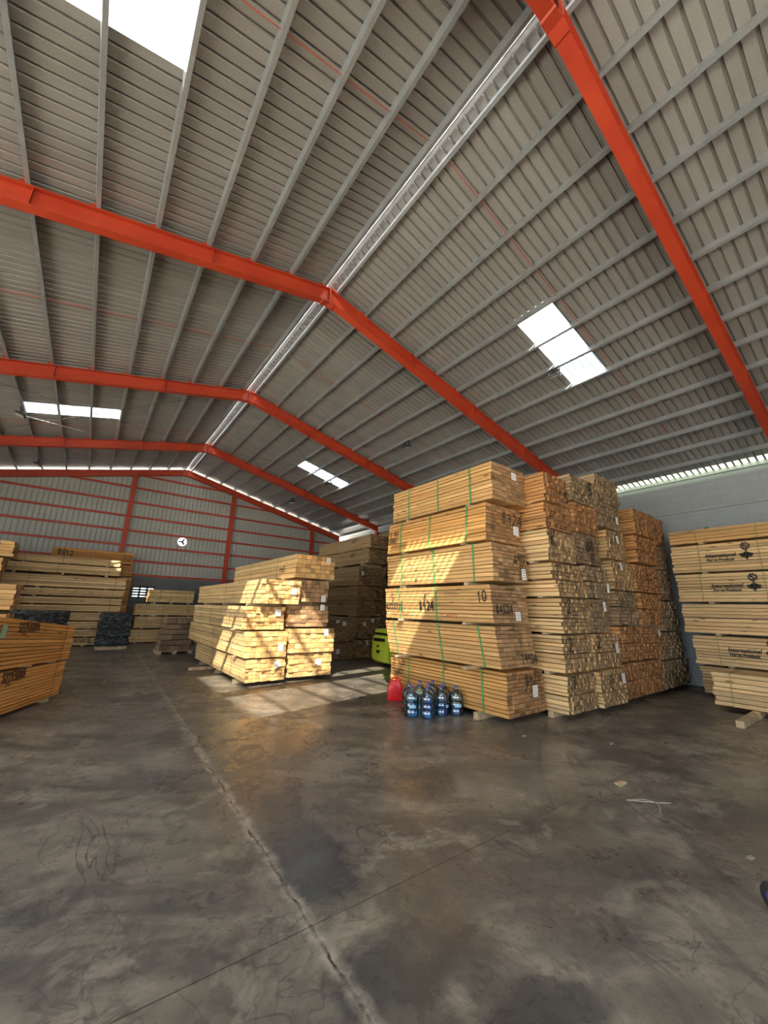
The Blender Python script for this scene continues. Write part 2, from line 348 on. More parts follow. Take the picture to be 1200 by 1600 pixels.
def roof_side(sg, name):
    prof = rib_profile(RYA, RYB, PITCH, 0.036)
    near = RX + sg * (0.05 if sg > 0 else 0.07); far = XE if sg > 0 else XEL
    cuts = {near, far}
    hs = []
    for h in holes:
        if (h[0] > RX) == (sg > 0): cuts |= {h[0], h[1]}; hs.append((h[0], h[1], snap(h[2]), snap(h[3])))
    cuts = sorted(cuts); m = MB()
    for (ya, da, i), (yb, db, j) in zip(prof[:-1], prof[1:]):
        for xa, xb in zip(cuts[:-1], cuts[1:]):
            if any(h[0] - 1e-4 <= xa and xb <= h[1] + 1e-4 and h[2] <= i < h[3] for h in hs): continue
            m.poly([(xa, ya, roof_z(xa) + da), (xb, ya, roof_z(xb) + da), (xb, yb, roof_z(xb) + db), (xa, yb, roof_z(xa) + db)])
    return struct(m.build(name, M['roof']))
roof_side(1, 'ceiling'); roof_side(-1, 'ceiling_left')
for k, h in enumerate(holes):
    ya, yb = RYA + snap(h[2]) * PITCH, RYA + snap(h[3]) * PITCH
    prof = rib_profile(ya, yb, PITCH, 0.036); m = MB(); ribs = MB()
    for q, ((a, da, i), (b, db, j)) in enumerate(zip(prof[:-1], prof[1:])):
        (ribs if h[0] > 13 and q % 4 else m).poly([(h[0], a, roof_z(h[0]) + da + .002), (h[1], a, roof_z(h[1]) + da + .002), (h[1], b, roof_z(h[1]) + db + .002), (h[0], b, roof_z(h[0]) + db + .002)])
    wn = struct(m.build('window_%d' % (k + 1), M['fibre'] if h[0] > 13 else M['sky']))  # the last two panels cover the added, unseen openings
    if h[0] > 13: ribs.build('rib', M['roof'], wn)
# ridge cap with a thin daylight slot on its left edge
m = MB().prism([(RX - 0.012, RZ + SH + 0.045), (RX + 0.02, RZ + SH + 0.055), (RX + 0.26, RZ + SH + 0.0), (RX + 0.26, RZ + SH - 0.008), (RX + 0.02, RZ + SH + 0.047), (RX - 0.012, RZ + SH + 0.037)], 'y', RYA, RYB)
struct(m.build('trim_1', M['roof']))
m = MB(); y = RYA; zc = RZ + SH
while y < RYB:
    l = random.uniform(0.05, 0.2); wd = random.uniform(0.018, 0.045)
    m.poly([(RX - 0.09, y, zc - 0.026), (RX - 0.078 + wd, y, zc + 0.004), (RX - 0.078 + wd, y + l, zc + 0.004), (RX - 0.09, y + l, zc - 0.026)])
    m.poly([(RX - 0.078 + wd, y, zc + 0.004), (RX - 0.005, y, zc + 0.047), (RX - 0.005, y + l, zc + 0.047), (RX - 0.078 + wd, y + l, zc + 0.004)]); y += l
struct(m.build('trim_2', M['closure']))

# purlins: C sections running the length of the hall
def purlin(sg, off, label, group):
    x = RX + sg * off; o = thing('roof_purlin', (x, 0, rz(x)), label, 'purlin', group)
    a = math.atan(SL) * sg; R = Matrix.Rotation(a, 4, 'Y')
    b = MB()
    ya, yb = Y0 + 0.15, Y1
    b.box(-0.003, 0.003, ya, yb, 0.0, 0.125, R).box(0.003, 0.052, ya, yb, 0.0, 0.004, R).box(0.003, 0.052, ya, yb, 0.121, 0.125, R).box(0.048, 0.052, ya, yb, 0.004, 0.02, R)
    ch = b.build('channel', M['purlin'], o)
    for y in FY[:-1]: MB().box(-0.06, -0.004, y - 0.04, y + 0.04, 0.0, 0.09, R).build('cleat', M['red'], o)
    return o
for sg, side, n in ((1, 'right', 15), (-1, 'left', 12)):
    for k in range(n):
        lab = 'galvanised purlin beside the ridge on the %s roof slope' % side if k == 0 else 'galvanised steel purlin, %s from the ridge on the %s roof slope' % (ORD[k], side)
        purlin(sg, POFF[k] if k else 0.15, lab, 'galvanised purlins of the %s roof slope' % side)

# sag rods along the slopes, mid bay
for sg, side in ((1, 'right'), (-1, 'left')):
    for k, (y, nm) in enumerate(((3.0, 'nearest'), (8.9, 'second'), (14.6 + 1.0, 'third'))):
        xe = RX + sg * 8.4; xs = RX + sg * 0.2
        o = MB().cyl((xs, y, rz(xs) + 0.06), (xe, y, rz(xe) + 0.06), 0.006, 6).build('sag_rod', M['red'])
        tag(o, 'thin red sag rod through the purlins, %s bay of the %s slope' % (nm, side), 'rod', 'sag rods of the roof')
# cross bracing cables in the bay before the last
for sg, side in ((1, 'right'), (-1, 'left')):
    for a, b, nm in ((0.5, 7.0, 'from the ridge near end'), (7.0, 0.5, 'from the ridge far end')):
        xa, xb = RX + sg * a, RX + sg * b
        o = MB().cyl((xa, FY[2] + .1, rz(xa) - .06), (xb, FY[3] - .1, rz(xb) - .06), 0.007, 6).build('bracing_cable', M['straps'])
        tag(o, 'thin dark bracing cable running down the %s slope %s' % (side, nm), 'cable', 'roof bracing cables')

# ------------------------------------------------------------------ red portal frames
def ibeam_along(m, x0, x1, dtop, dbot, y, w=0.16, tf=0.016, tw=0.014):
    """I section following the roof slope between x0 and x1"""
    def zt(x): return rz(x) - dtop
    def zb(x): return rz(x) - dbot
    def q(xa, xb, ya, yb, za, zb_, zc, zd):
        b = len(m.v); m.v += [(xa, ya, za), (xb, ya, zb_), (xb, yb, zb_), (xa, yb, za), (xa, ya, zc), (xb, ya, zd), (xb, yb, zd), (xa, yb, zc)]
        m.f += [tuple(b + i for i in f) for f in ((0, 1, 2, 3), (7, 6, 5, 4), (0, 4, 5, 1), (1, 5, 6, 2), (2, 6, 7, 3), (3, 7, 4, 0))]
    q(x0, x1, y - w / 2, y + w / 2, zt(x0), zt(x1), zt(x0) - tf, zt(x1) - tf)
    q(x0, x1, y - w / 2, y + w / 2, zb(x0) + tf, zb(x1) + tf, zb(x0), zb(x1))
    q(x0, x1, y - tw / 2, y + tw / 2, zt(x0) - tf, zt(x1) - tf, zb(x0) + tf, zb(x1) + tf)
FN = ['nearest', 'second', 'third', 'fourth', 'last']
for k, y in enumerate(FY):
    lab = ['red steel portal frame crossing the roof at upper right, nearest of all', 'red steel portal frame spanning the hall above the front lumber tower, second from camera',
           'red steel portal frame, third from the camera, with skylights beyond it', 'red steel portal frame in front of the gable, fourth from the camera', 'red steel end frame standing against the far gable sheets'][k]
    fr = thing('portal_frame', (RX, y, 0), lab, 'roof frame', 'red portal frames')
    D = 0.33 if k < 4 else 0.30
    for sg in (1, -1):
        m = MB(); xe = (XR - 0.1) if sg > 0 else (XL + 0.1)
        ibeam_along(m, RX + sg * 0.012, xe, 0.0, D, 0.0)
        m.v = [(a - RX, b, c) for a, b, c in m.v]
        m.build('rafter', M['red'], fr)
        c = MB(); xc = xe - RX; zt = rz(xe) - 0.3
        c.box(xc - 0.12 if sg > 0 else xc - 0.0, xc + 0.0 if sg > 0 else xc + 0.12, -0.08, 0.08, 0, 0.001)
        c = MB(); a0, a1 = (xc - 0.12, xc + 0.08) if sg > 0 else (xc - 0.08, xc + 0.12)
        c.box(a0, a0 + 0.014, -0.08, 0.08, 0, zt).box(a1 - 0.014, a1, -0.08, 0.08, 0, zt).box(a0 + 0.014, a1 - 0.014, -0.006, 0.006, 0, zt)
        c.build('column', M['red'], fr)
        for off in (2.3, 4.6, 6.9):
            xs = sg * off; zt_ = rz(RX + xs)
            MB().box(xs - 0.006, xs + 0.006, -0.075, 0.075, zt_ - D + 0.016, zt_ - 0.017).build('stiffener', M['red'], fr)
    m = MB().box(-0.012, 0.012, -0.10, 0.10, RZ - D - 0.02, RZ + 0.01)
    m.build('apex_plate', M['red'], fr)
    m = MB().prism([(-0.16, RZ - D - 0.04), (-0.14, RZ - D - 0.055), (0, RZ - D - 0.025), (0.14, RZ - D - 0.055), (0.16, RZ - D - 0.04), (0, RZ - D - 0.003)], 'y', -0.09, 0.09)
    m.build('haunch_plate', M['red'], fr)
    for i in range(5):
        for sx in (-1, 1): MB().cyl((sx * 0.012, -0.055, RZ - 0.06 - i * 0.055), (sx * 0.034, -0.055, RZ - 0.06 - i * 0.055), 0.012, 6).build('bolt', M['dark'], fr)
# gable columns and girts
for x, nm in ((0.94, 'left'), (5.52, 'middle'), (10.3, 'right')):
    h = rz(x) - 0.3
    o = MB().box(x - 0.09, x + 0.09, FY[4] - 0.09, FY[4] - 0.075, 0, h).box(x - 0.09, x + 0.09, FY[4] + 0.06, FY[4] + 0.075, 0, h).box(x - 0.008, x + 0.008, FY[4] - 0.075, FY[4] + 0.06, 0, h).build('gable_column', M['red'])
    tag(o, '%s red steel column of the far gable wall' % nm, 'column', 'gable columns')
for k, z in enumerate((2.80, 3.43, 4.12, 4.80, 5.47, 6.15, 6.86, 7.5)):
    hw = (RZ - 0.25 - z) / SL
    x0, x1 = max(XL, RX - hw), min(XR, RX + hw)
    o = MB().box(x0, x1, FY[4] + 0.078, FY[4] + 0.083, z, z + 0.09).box(x0, x1, FY[4] + 0.078, FY[4] + 0.13, z + 0.086, z + 0.09).box(x0, x1, FY[4] + 0.078, FY[4] + 0.13, z, z + 0.004).build('wall_girt', M['red'])
    tag(o, 'dark red horizontal girt across the far gable sheets, %s' % ('lowest, along the block wall' if k == 0 else '%s from the bottom' % ORD[k]), 'girt', 'gable girts')
# exhaust fan
fan = thing('exhaust_fan', (3.35, GY - 0.06, 4.595), 'round exhaust fan with daylight behind its blades, in the far gable', 'fan')
m = MB(); N = 32
for i in range(N):
    a0, a1 = 2 * math.pi * i / N, 2 * math.pi * (i + 1) / N
    def sq(a):
        c, s_ = math.cos(a), math.sin(a); k = 0.36 / max(abs(c), abs(s_)); return (k * c, 0, k * s_)
    ra = 0.205
    m.poly([(ra * math.cos(a0), 0, ra * math.sin(a0)), (ra * math.cos(a1), 0, ra * math.sin(a1)), sq(a1), sq(a0)])
    m.poly([(ra * math.cos(a0), 0, ra * math.sin(a0)), (ra * math.cos(a1), 0, ra * math.sin(a1)), (ra * math.cos(a1), 0.08, ra * math.sin(a1)), (ra * math.cos(a0), 0.08, ra * math.sin(a0))])
m.build('shroud', M['gable'], fan)
MB().cyl((0, 0.0, 0), (0, 0.07, 0), 0.06, 16).build('hub', M['dark'], fan)
for i in range(3):
    R = Matrix.Rotation(math.radians(i * 120 + 178), 4, 'Y') @ Matrix.Rotation(0.5, 4, 'X')
    MB().box(0.03, 0.175, -0.006, 0.006, -0.045, 0.045, R).build('blade', M['dark'], fan)
MB().box(-0.2, -0.17, -0.02, 0.02, -0.44, -0.23).box(0.17, 0.2, -0.02, 0.02, -0.44, -0.23).build('bracket', M['red'], fan)

# ------------------------------------------------------------------ lettering
def strokes(ch):
    S = {'0': [[(.5, 1), (.15, .8), (.1, .4), (.3, 0), (.7, 0), (.9, .45), (.8, .85), (.5, 1)]], '1': [[(.25, .75), (.5, 1), (.5, 0)]],
         '2': [[(.1, .8), (.4, 1), (.8, .85), (.7, .5), (.1, 0), (.9, .05)]], '3': [[(.1, .95), (.7, 1), (.4, .6), (.85, .35), (.5, 0), (.1, .1)]],
         '4': [[(.75, 0), (.7, 1), (.05, .35), (.95, .4)]], '5': [[(.9, 1), (.3, .95), (.2, .55), (.75, .5), (.7, .1), (.1, 0)]],
         '6': [[(.7, 1), (.2, .6), (.15, .15), (.5, 0), (.85, .25), (.6, .5), (.2, .35)]], '7': [[(.1, .95), (.9, 1), (.4, 0)]],
         '8': [[(.5, .5), (.15, .8), (.5, 1), (.8, .8), (.15, .25), (.5, 0), (.85, .22), (.5, .5)]], '9': [[(.8, .7), (.45, .5), (.15, .75), (.5, 1), (.8, .85), (.7, 0)]],
         'N': [[(.1, 0), (.15, 1), (.8, 0), (.85, 1)]], 'O': [[(.5, 1), (.1, .6), (.3, 0), (.8, .1), (.9, .7), (.5, 1)]], 'W': [[(.0, 1), (.25, 0), (.5, .7), (.75, 0), (1, 1)]],
         'S': [[(.85, .9), (.4, 1), (.15, .7), (.8, .4), (.6, 0), (.1, .1)]], 'H': [[(.1, 0), (.12, 1)], [(.1, .5), (.85, .5)], [(.85, 0), (.82, 1)]], 'R': [[(.1, 0), (.12, 1), (.7, .95), (.7, .6), (.15, .5), (.85, 0)]],
         'T': [[(0, 1), (1, .95)], [(.5, .97), (.48, 0)]], 'K': [[(.1, 0), (.1, 1)], [(.85, 1), (.15, .45), (.9, 0)]], '^': [[(.0, .2), (.45, .95), (.3, .0)], [(.45, .95), (1, .95)]], '/': [[(.1, 0), (.9, 1)]],
         'A': [[(0, 0), (.5, 1), (.95, 0)], [(.2, .4), (.8, .4)]], 'E': [[(.9, 1), (.1, 1), (.1, 0), (.9, 0)], [(.1, .5), (.7, .5)]], 'U': [[(.1, 1), (.15, .1), (.6, 0), (.85, .2), (.9, 1)]], 'F': [[(.9, 1), (.1, 1), (.1, 0)], [(.1, .5), (.7, .5)]], 'P': [[(.1, 0), (.12, 1), (.8, .9), (.7, .5), (.1, .5)]],
         'C': [[(.9, .85), (.4, 1), (.1, .5), (.4, 0), (.9, .15)]], 'L': [[(.1, 1), (.1, 0), (.8, 0)]], 'B': [[(.1, 0), (.1, 1), (.7, .85), (.2, .52), (.85, .25), (.1, 0)]], '=': [[(0, .4), (1, .6)], [(0, .7), (1, .35)]], ' ': []}
    return S.get(ch, [])
def face_map(face, dims):
    """text plane of a bundle: returns function (u right, v up, d out) -> local point"""
    W, L, Hh, lean, sl, el = dims                                 # sl / el: how far boards can stand proud of side / end
    if face == 'side': return lambda u, v, d: (lean * (1 - v / Hh) - sl - d, L - u, v)      # u measured from the far end toward the near end
    return lambda u, v, d: (u + lean * (1 - v / Hh), -el - d, v)
def handwrite(parent, text, face, dims, u, v, h, mat, wide=0.62, thick=0.011, name='handwriting', lift=0.003, seed=1):
    fm = face_map(face, dims); rng = random.Random(seed); m = MB(); x = u; w = h * wide
    for ch in text:
        dy = rng.uniform(-0.08, 0.08) * h
        for st in strokes(ch):
            pts = [(x + a * w, v + b * h + dy) for a, b in st]
            for (a, b), (c, d) in zip(pts[:-1], pts[1:]):
                dx, dz = c - a, d - b; l = math.hypot(dx, dz) or 1; nx, nz = -dz / l * thick / 2, dx / l * thick / 2; ex, ez = dx / l * thick * .4, dz / l * thick * .4
                q = [(a - ex + nx, b - ez + nz), (a - ex - nx, b - ez - nz), (c + ex - nx, d + ez - nz), (c + ex + nx, d + ez + nz)]
                b0 = len(m.v); m.v += [fm(p[0], p[1], lift) for p in q] + [fm(p[0], p[1], lift - 0.002) for p in q]
                m.f += [tuple(b0 + i for i in f) for f in ((0, 1, 2, 3), (7, 6, 5, 4), (0, 4, 5, 1), (1, 5, 6, 2), (2, 6, 7, 3), (3, 7, 4, 0))]
        x += w * 1.22
    return m.build(name, mat, parent)
def stamp(parent, text, face, dims, u, v, h, mat, shear=0.0, offset=0.0, name='printed_text', lift=0.003, xs=1.0):
    cu = bpy.data.curves.new('text', 'FONT'); cu.body = text; cu.size = h; cu.shear = shear; cu.offset = offset; cu.extrude = 0.001
    tmp = bpy.data.objects.new('tmp', cu); COL.objects.link(tmp); bpy.context.view_layer.update()
    me = bpy.data.meshes.new_from_object(tmp.evaluated_get(bpy.context.evaluated_depsgraph_get())); bpy.data.objects.remove(tmp)
    fm = face_map(face, dims)
    for vv in me.vertices: vv.co = fm(u + vv.co.x * xs, v + vv.co.y, lift + vv.co.z)
    me.materials.clear(); me.materials.append(mat); me.name = name
    o = bpy.data.objects.new(name, me); COL.objects.link(o); o.parent = parent; return o
def emblem(parent, face, dims, u, v, s, mat, lift=0.003):
    """small round crown above a broad round tree shape"""
    fm = face_map(face, dims); m = MB(); rng = random.Random(3)
    def blob(cx, cy, rx, ry, n=14):
        pts = [(cx + rx * math.cos(2 * math.pi * i / n) * rng.uniform(.88, 1.1), cy + ry * math.sin(2 * math.pi * i / n) * rng.uniform(.88, 1.1)) for i in range(n)]
        b = len(m.v); m.v += [fm(p[0], p[1], lift) for p in pts]; m.f.append(tuple(range(b, b + n)))
    for i in range(9):
        a = 2 * math.pi * i / 9; blob(u + s * .3 * math.cos(a), v + s * .95 + s * .3 * math.sin(a), s * .11, s * .1, 8)
    blob(u - s * .08, v + s * 1.0, s * .12, s * .1, 8); blob(u + s * .08, v + s * .88, s * .1, s * .08, 8); blob(u, v + s * .5, s * .07, s * .12, 8)
    for dx, dy, rx, ry in ((-.32, .12, .24, .15), (0, .2, .26, .18), (.3, .12, .24, .15), (-.18, -.06, .3, .12), (.2, -.07, .3, .12), (0, -.22, .14, .1), (0, -.36, .05, .1)):
        blob(u + s * dx, v + s * dy, s * rx, s * ry, 12)
    return m.build('tree_emblem', mat, parent)

# ------------------------------------------------------------------ lumber bundles
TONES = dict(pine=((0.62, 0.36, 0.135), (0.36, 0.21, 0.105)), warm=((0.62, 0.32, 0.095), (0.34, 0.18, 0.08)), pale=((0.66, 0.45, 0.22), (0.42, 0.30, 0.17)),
             ends=((0.68, 0.45, 0.21), (0.27, 0.175, 0.095)), rust=((0.54, 0.27, 0.095), (0.26, 0.125, 0.055)), grey=((0.42, 0.29, 0.16), (0.21, 0.15, 0.09)),
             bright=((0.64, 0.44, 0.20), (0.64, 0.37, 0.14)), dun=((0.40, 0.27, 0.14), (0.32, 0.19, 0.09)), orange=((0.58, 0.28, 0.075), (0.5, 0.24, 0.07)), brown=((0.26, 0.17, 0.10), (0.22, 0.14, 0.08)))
def boards_mesh(W, L, Hh, rows, cols, tone, seed, jit=0.012, endj=0.02, gap=0.007, lean=0.0, taper=0.0, sag=0.0, split=False, lighten=0.16):
    rng = random.Random(seed); side, end = TONES[tone]; v = []; f = []; colr = []
    bw, bh = W / cols, Hh / rows
    zs = [0.0]
    for r in range(rows): zs.append(zs[-1] + rng.uniform(0.82, 1.18))
    zs = [z * Hh / zs[-1] for z in zs]
    for r in range(rows):
        rowx = rng.uniform(-jit, jit) * 0.5; rj = rng.uniform(-endj, endj) * 0.5
        z0, z1 = zs[r] + gap / 2, zs[r + 1] - gap / 2
        if split and r == rows // 2: z0 += 0.012
        for c in range(cols):
            x0 = c * bw + gap / 2 + rowx; x1 = (c + 1) * bw - gap / 2 + rowx
            if c == 0: x0 += rng.uniform(-jit, jit) * 0.5
            if c == cols - 1: x1 += rng.uniform(-jit, jit) * 0.5
            y0 = rj + rng.uniform(-endj, endj) * 0.7; y1 = L + rng.uniform(-endj, endj)
            zz0 = z0 + rng.uniform(0, 0.003); zz1 = z1 - rng.uniform(0, 0.003)
            b = len(v)
            def T(x, y, z):
                k = 1 + taper * (y / L); zz = z * k
                xx = x + lean * (1 - z / Hh)
                if sag: zz += sag * (max(0.0, (x / W - 0.55) / 0.45) ** 2 + max(0.0, (0.25 - x / W) / 0.25) ** 2 * 0.4) * (1 - z / Hh)
                return (xx, y, zz)
            v += [T(x, y, z) for z in (zz0, zz1) for y in (y0, y1) for x in (x0, x1)]
            f += [(b, b + 2, b + 3, b + 1), (b + 4, b + 5, b + 7, b + 6), (b, b + 1, b + 5, b + 4), (b + 2, b + 6, b + 7, b + 3), (b, b + 4, b + 6, b + 2), (b + 1, b + 3, b + 7, b + 5)]
            k = rng.uniform(0.76, 1.16); hue = rng.uniform(-0.05, 0.05); ke = rng.uniform(0.62, 1.22)
            if rng.random() < lighten: ke *= rng.uniform(1.15, 1.5)
            if rng.random() < 0.10: ke *= 0.62
            cs = (side[0] * k, side[1] * k * (1 + hue), side[2] * k * (1 + 2 * hue)); ce = (end[0] * ke, end[1] * ke * (1 + hue), end[2] * ke * (1 + 2 * hue))
            for fi in range(6): colr.append(ce if fi in (2, 3) else cs)
    me = bpy.data.meshes.new('boards'); me.from_pydata(v, [], f); me.materials.append(WOOD)
    at = me.color_attributes.new('tone', 'FLOAT_COLOR', 'CORNER'); dat = []
    for c in colr: dat += [min(1, c[0]), min(1, c[1]), min(1, c[2]), 1.0] * 4
    at.data.foreach_set('color', dat); me.update(); return me
SEED = [100]
def bundle(label, group, x, y, z0, z1, W, L, rows, cols, tone, rot=0.0, below=None, straps=(), strapmat='straps', strapw=0.014, tags=(), runners=(0.3, 0.5, 0.8), out=0.05, cat='lumber bundle', name='lumber_bundle', **kw):
    SEED[0] += 1; Hh = z1 - z0
    o = thing(name, (x, y, z0), label, cat, group, rot)
    me = boards_mesh(W, L, Hh, rows, cols, tone, SEED[0], **kw)
    b = bpy.data.objects.new('boards', me); COL.objects.link(b); b.parent = o
    lean, taper = kw.get('lean', 0.0), kw.get('taper', 0.0)
    DM = (W, L, Hh, lean, kw.get('jit', 0.012) + 0.001, 1.2 * kw.get('endj', 0.02) + 0.001)
    for s in straps:
        m = MB(); e = kw.get('jit', 0.012) + 0.003; k = 1 + taper * s / L; H2 = Hh * k; sl = (random.Random(SEED[0] + int(s * 10)).uniform(-0.02, 0.02))
        y0, y1 = s - strapw / 2, s + strapw / 2
        def bx(x0, x1, z_0, z_1):
            bb = len(m.v)
            def T(xx, yy, zz): return (xx + lean * (1 - zz / Hh), yy + sl * (zz / Hh), zz)
            m.v += [T(a, c, d) for d in (z_0, z_1) for c in (y0, y1) for a in (x0, x1)]
            m.f += [tuple(bb + i for i in q) for q in ((0, 2, 3, 1), (4, 5, 7, 6), (0, 1, 5, 4), (2, 6, 7, 3), (0, 4, 6, 2), (1, 3, 7, 5))]
        bx(-e, -e + 0.003, -0.004, H2 + 0.006); bx(W + e - 0.003, W + e, -0.004, H2 + 0.006); bx(-e, W + e, H2 + 0.003, H2 + 0.006); bx(-e, W + e, -0.006, -0.003)
        m.build('strap', M[strapmat], o)
    if below is not None and z0 - below > 0.012:
        for s in runners:
            g = z0 - below
            r = MB().box(-out, W - 0.15, s * L - 0.045, s * L + 0.045, -g + (0.0065 if below > 0 else 0), -0.004 if straps else 0.0); r.build('runner', M['block_wood'], o)
    for t in tags:
        u, v, w, h = t[:4]; a = t[4] if len(t) > 4 else 0.0; face = t[5] if len(t) > 5 else 'end'
        fm = face_map(face, DM); m = MB(); ca, sa = math.cos(a), math.sin(a); li = MB()
        q = [(u + px * ca - pz * sa, v + px * sa + pz * ca) for px, pz in ((-w / 2, -h / 2), (w / 2, -h / 2), (w / 2, h / 2), (-w / 2, h / 2))]
        b0 = len(m.v); m.v += [fm(p[0], p[1], 0.003) for p in q] + [fm(p[0], p[1], 0.001) for p in q]
        m.f += [tuple(b0 + i for i in ff) for ff in ((0, 1, 2, 3), (7, 6, 5, 4), (0, 4, 5, 1), (1, 5, 6, 2), (2, 6, 7, 3), (3, 7, 4, 0))]
        p_ = m.build('paper_tag', M['paper'], o)
        for kk in range(4):
            zz = (-0.3 + kk * 0.2) * h; ww = w * (0.3 if kk % 2 else 0.38)
            q = [(u + px * ca - pz * sa, v + px * sa + pz * ca) for px, pz in ((-ww, zz), (ww, zz), (ww, zz + h * .05), (-ww, zz + h * .05))]
            li.poly([fm(p[0], p[1], 0.0042) for p in q])
        li.build('printed_lines', M['inkgrey'], p_)
    return o, DM

# --- front tower with green straps
G1 = 'bundles of the green-strapped front tower'
T1 = [  # x, y, z0, z1, W, far y, rows, tone, lean
    (5.20, 3.80, 0.10, 0.73, 0.98, 6.58, 11, 'warm', 0.0), (4.97, 3.80, 0.78, 1.40, 0.93, 6.50, 10, 'pine', 0.13), (4.90, 3.80, 1.445, 2.02, 0.93, 6.44, 10, 'pine', 0.05),
    (4.95, 3.78, 2.08, 2.69, 0.93, 6.46, 10, 'pine', 0.03), (4.90, 3.82, 2.72, 3.34, 0.93, 6.35, 10, 'warm', -0.03), (5.00, 3.76, 3.41, 4.06, 0.93, 6.35, 10, 'pine', 0.0)]
T1lab = ['bottom bundle of the green-strapped front tower, water bottles and red can beside it', 'second bundle from the bottom of the green-strapped front tower, leaning outward', 'bundle in the green-strapped front tower with black handwritten 10 on its side',
         'third bundle from the top of the green-strapped front tower', 'second bundle from the top of the green-strapped front tower, 8924 on its end', 'topmost bundle of the green-strapped front tower, under the roof']
T1str = [(0.44, 1.3, 2.23), (0.3, 1.2, 2.42), (1.19, 2.17), (0.38, 1.29, 2.2), (0.4, 1.29, 2.12), (0.44, 1.23, 2.07)]
T1tags = [((0.70, 0.32, 0.13, 0.17),), (), ((0.62, 0.11, 0.13, 0.14),), ((0.97 - 0.02 - 0.02, -9, 0, 0),), ((0.92 - 0.0, 0.0, 0, 0),), ((0.60, 0.50, 0.13, 0.13),)]
T1tags[3] = ((0.80, 0.13, 0.12, 0.17),); T1tags[4] = ((0.78, 0.24, 0.14, 0.15),); T1tags[3] = ((0.78, 0.15, 0.12, 0.18, 0.1),)
prev = 0.0; t1 = []
for i, (x, y, z0, z1, W, yf, rows, tone, lean) in enumerate(T1):
    t1.append(bundle(T1lab[i], G1, x, y, z0, z1, W, yf - y, rows, 7, tone, below=prev, straps=T1str[i], strapmat='strapg', strapw=0.026, tags=T1tags[i], lean=lean, jit=0.009, endj=0.013, runners=(0.2, 0.82) if i else (0.19, 0.8), out=0.09 if i in (0, 1) else 0.0)); prev = z1
def side_u(i, yw): return (T1[i][1] + t1[i][1][1]) - yw
o, d = t1[2]
handwrite(o, '5', 'side', d, side_u(2, 6.24), 0.31, 0.15, M['ink'], seed=2, thick=0.013); handwrite(o, '8222220', 'side', d, side_u(2, 6.40), 0.17, 0.12, M['ink'], wide=0.5, seed=3, thick=0.014)
handwrite(o, '^', 'side', d, side_u(2, 5.30), 0.34, 0.13, M['ink'], wide=1.0, thick=0.014); handwrite(o, '8924', 'side', d, side_u(2, 5.42), 0.17, 0.16, M['ink'], wide=0.5, seed=4, thick=0.02)
handwrite(o, '10', 'side', d, side_u(2, 4.06), 0.32, 0.16, M['ink'], thick=0.016, wide=0.5)
stamp(o, 'UFPREAL', 'side', d, side_u(2, 4.76), 0.43, 0.07, M['inkgrey'])
handwrite(o, '/=7/3=1', 'side', d, side_u(2, 6.28), 0.07, 0.05, M['inkred'], wide=1.4, thick=0.008); handwrite(o, 'T AC71', 'side', d, side_u(2, 4.88), 0.07, 0.045, M['inkred'], wide=1.2, thick=0.008)
handwrite(o, '84524', 'end', d, 0.07, 0.14, 0.13, M['ink'], thick=0.016, wide=0.55, seed=5); stamp(o, 'UFPREAL', 'end', d, 0.33, 0.50, 0.06, M['ink'])
o, d = t1[1]
handwrite(o, '14924', 'end', d, 0.52, 0.06, 0.14, M['ink'], thick=0.014, wide=0.5, seed=6); handwrite(o, '1', 'end', d, 0.55, 0.25, 0.16, M['ink'], thick=0.008, wide=0.3)
stamp(o, 'UFPREAL', 'side', d, 0.35, 0.46, 0.06, M['inkgrey']); stamp(o, 'UFPREAL', 'end', d, 0.3, 0.55, 0.05, M['ink'])
o, d = t1[0]
handwrite(o, '8924', 'end', d, 0.45, 0.42, 0.15, M['ink'], thick=0.014, wide=0.6, seed=7); handwrite(o, '/', 'end', d, 0.42, 0.34, 0.16, M['ink'], thick=0.016, wide=0.9)
handwrite(o, '2 NO', 'side', d, 0.08, 0.44, 0.12, M['ink'], wide=0.62, thick=0.011, seed=8); handwrite(o, 'SHORT', 'side', d, 0.06, 0.27, 0.12, M['ink'], wide=0.5, thick=0.011, seed=9)
o, d = t1[4]
handwrite(o, '8924', 'end', d, 0.40, 0.33, 0.19, M['ink'], thick=0.014, wide=0.62, seed=10)
handwrite(o, '2 NO', 'side', d, 0.07, 0.34, 0.11, M['ink'], wide=0.5, thick=0.011, seed=11); handwrite(o, 'SHORT', 'side', d, 0.05, 0.2, 0.11, M['ink'], wide=0.42, thick=0.011, seed=12)
o, d = t1[3]
handwrite(o, '8903', 'end', d, 0.55, 0.33, 0.13, M['ink'], thick=0.012, wide=0.5, seed=13); handwrite(o, '511', 'end', d, 0.68, 0.18, 0.12, M['ink'], thick=0.012, wide=0.5, seed=14)
handwrite(o, '41', 'side', d, side_u(3, 5.6), 0.05, 0.06, M['ink'], thick=0.007); stamp(o, 'UFPREAL', 'side', d, side_u(3, 5.3), 0.48, 0.05, M['inkgrey'])
handwrite(t1[5][0], 'K==A', 'side', t1[5][1], side_u(5, 5.7), 0.42, 0.05, M['inkred'], thick=0.006, wide=1.0)

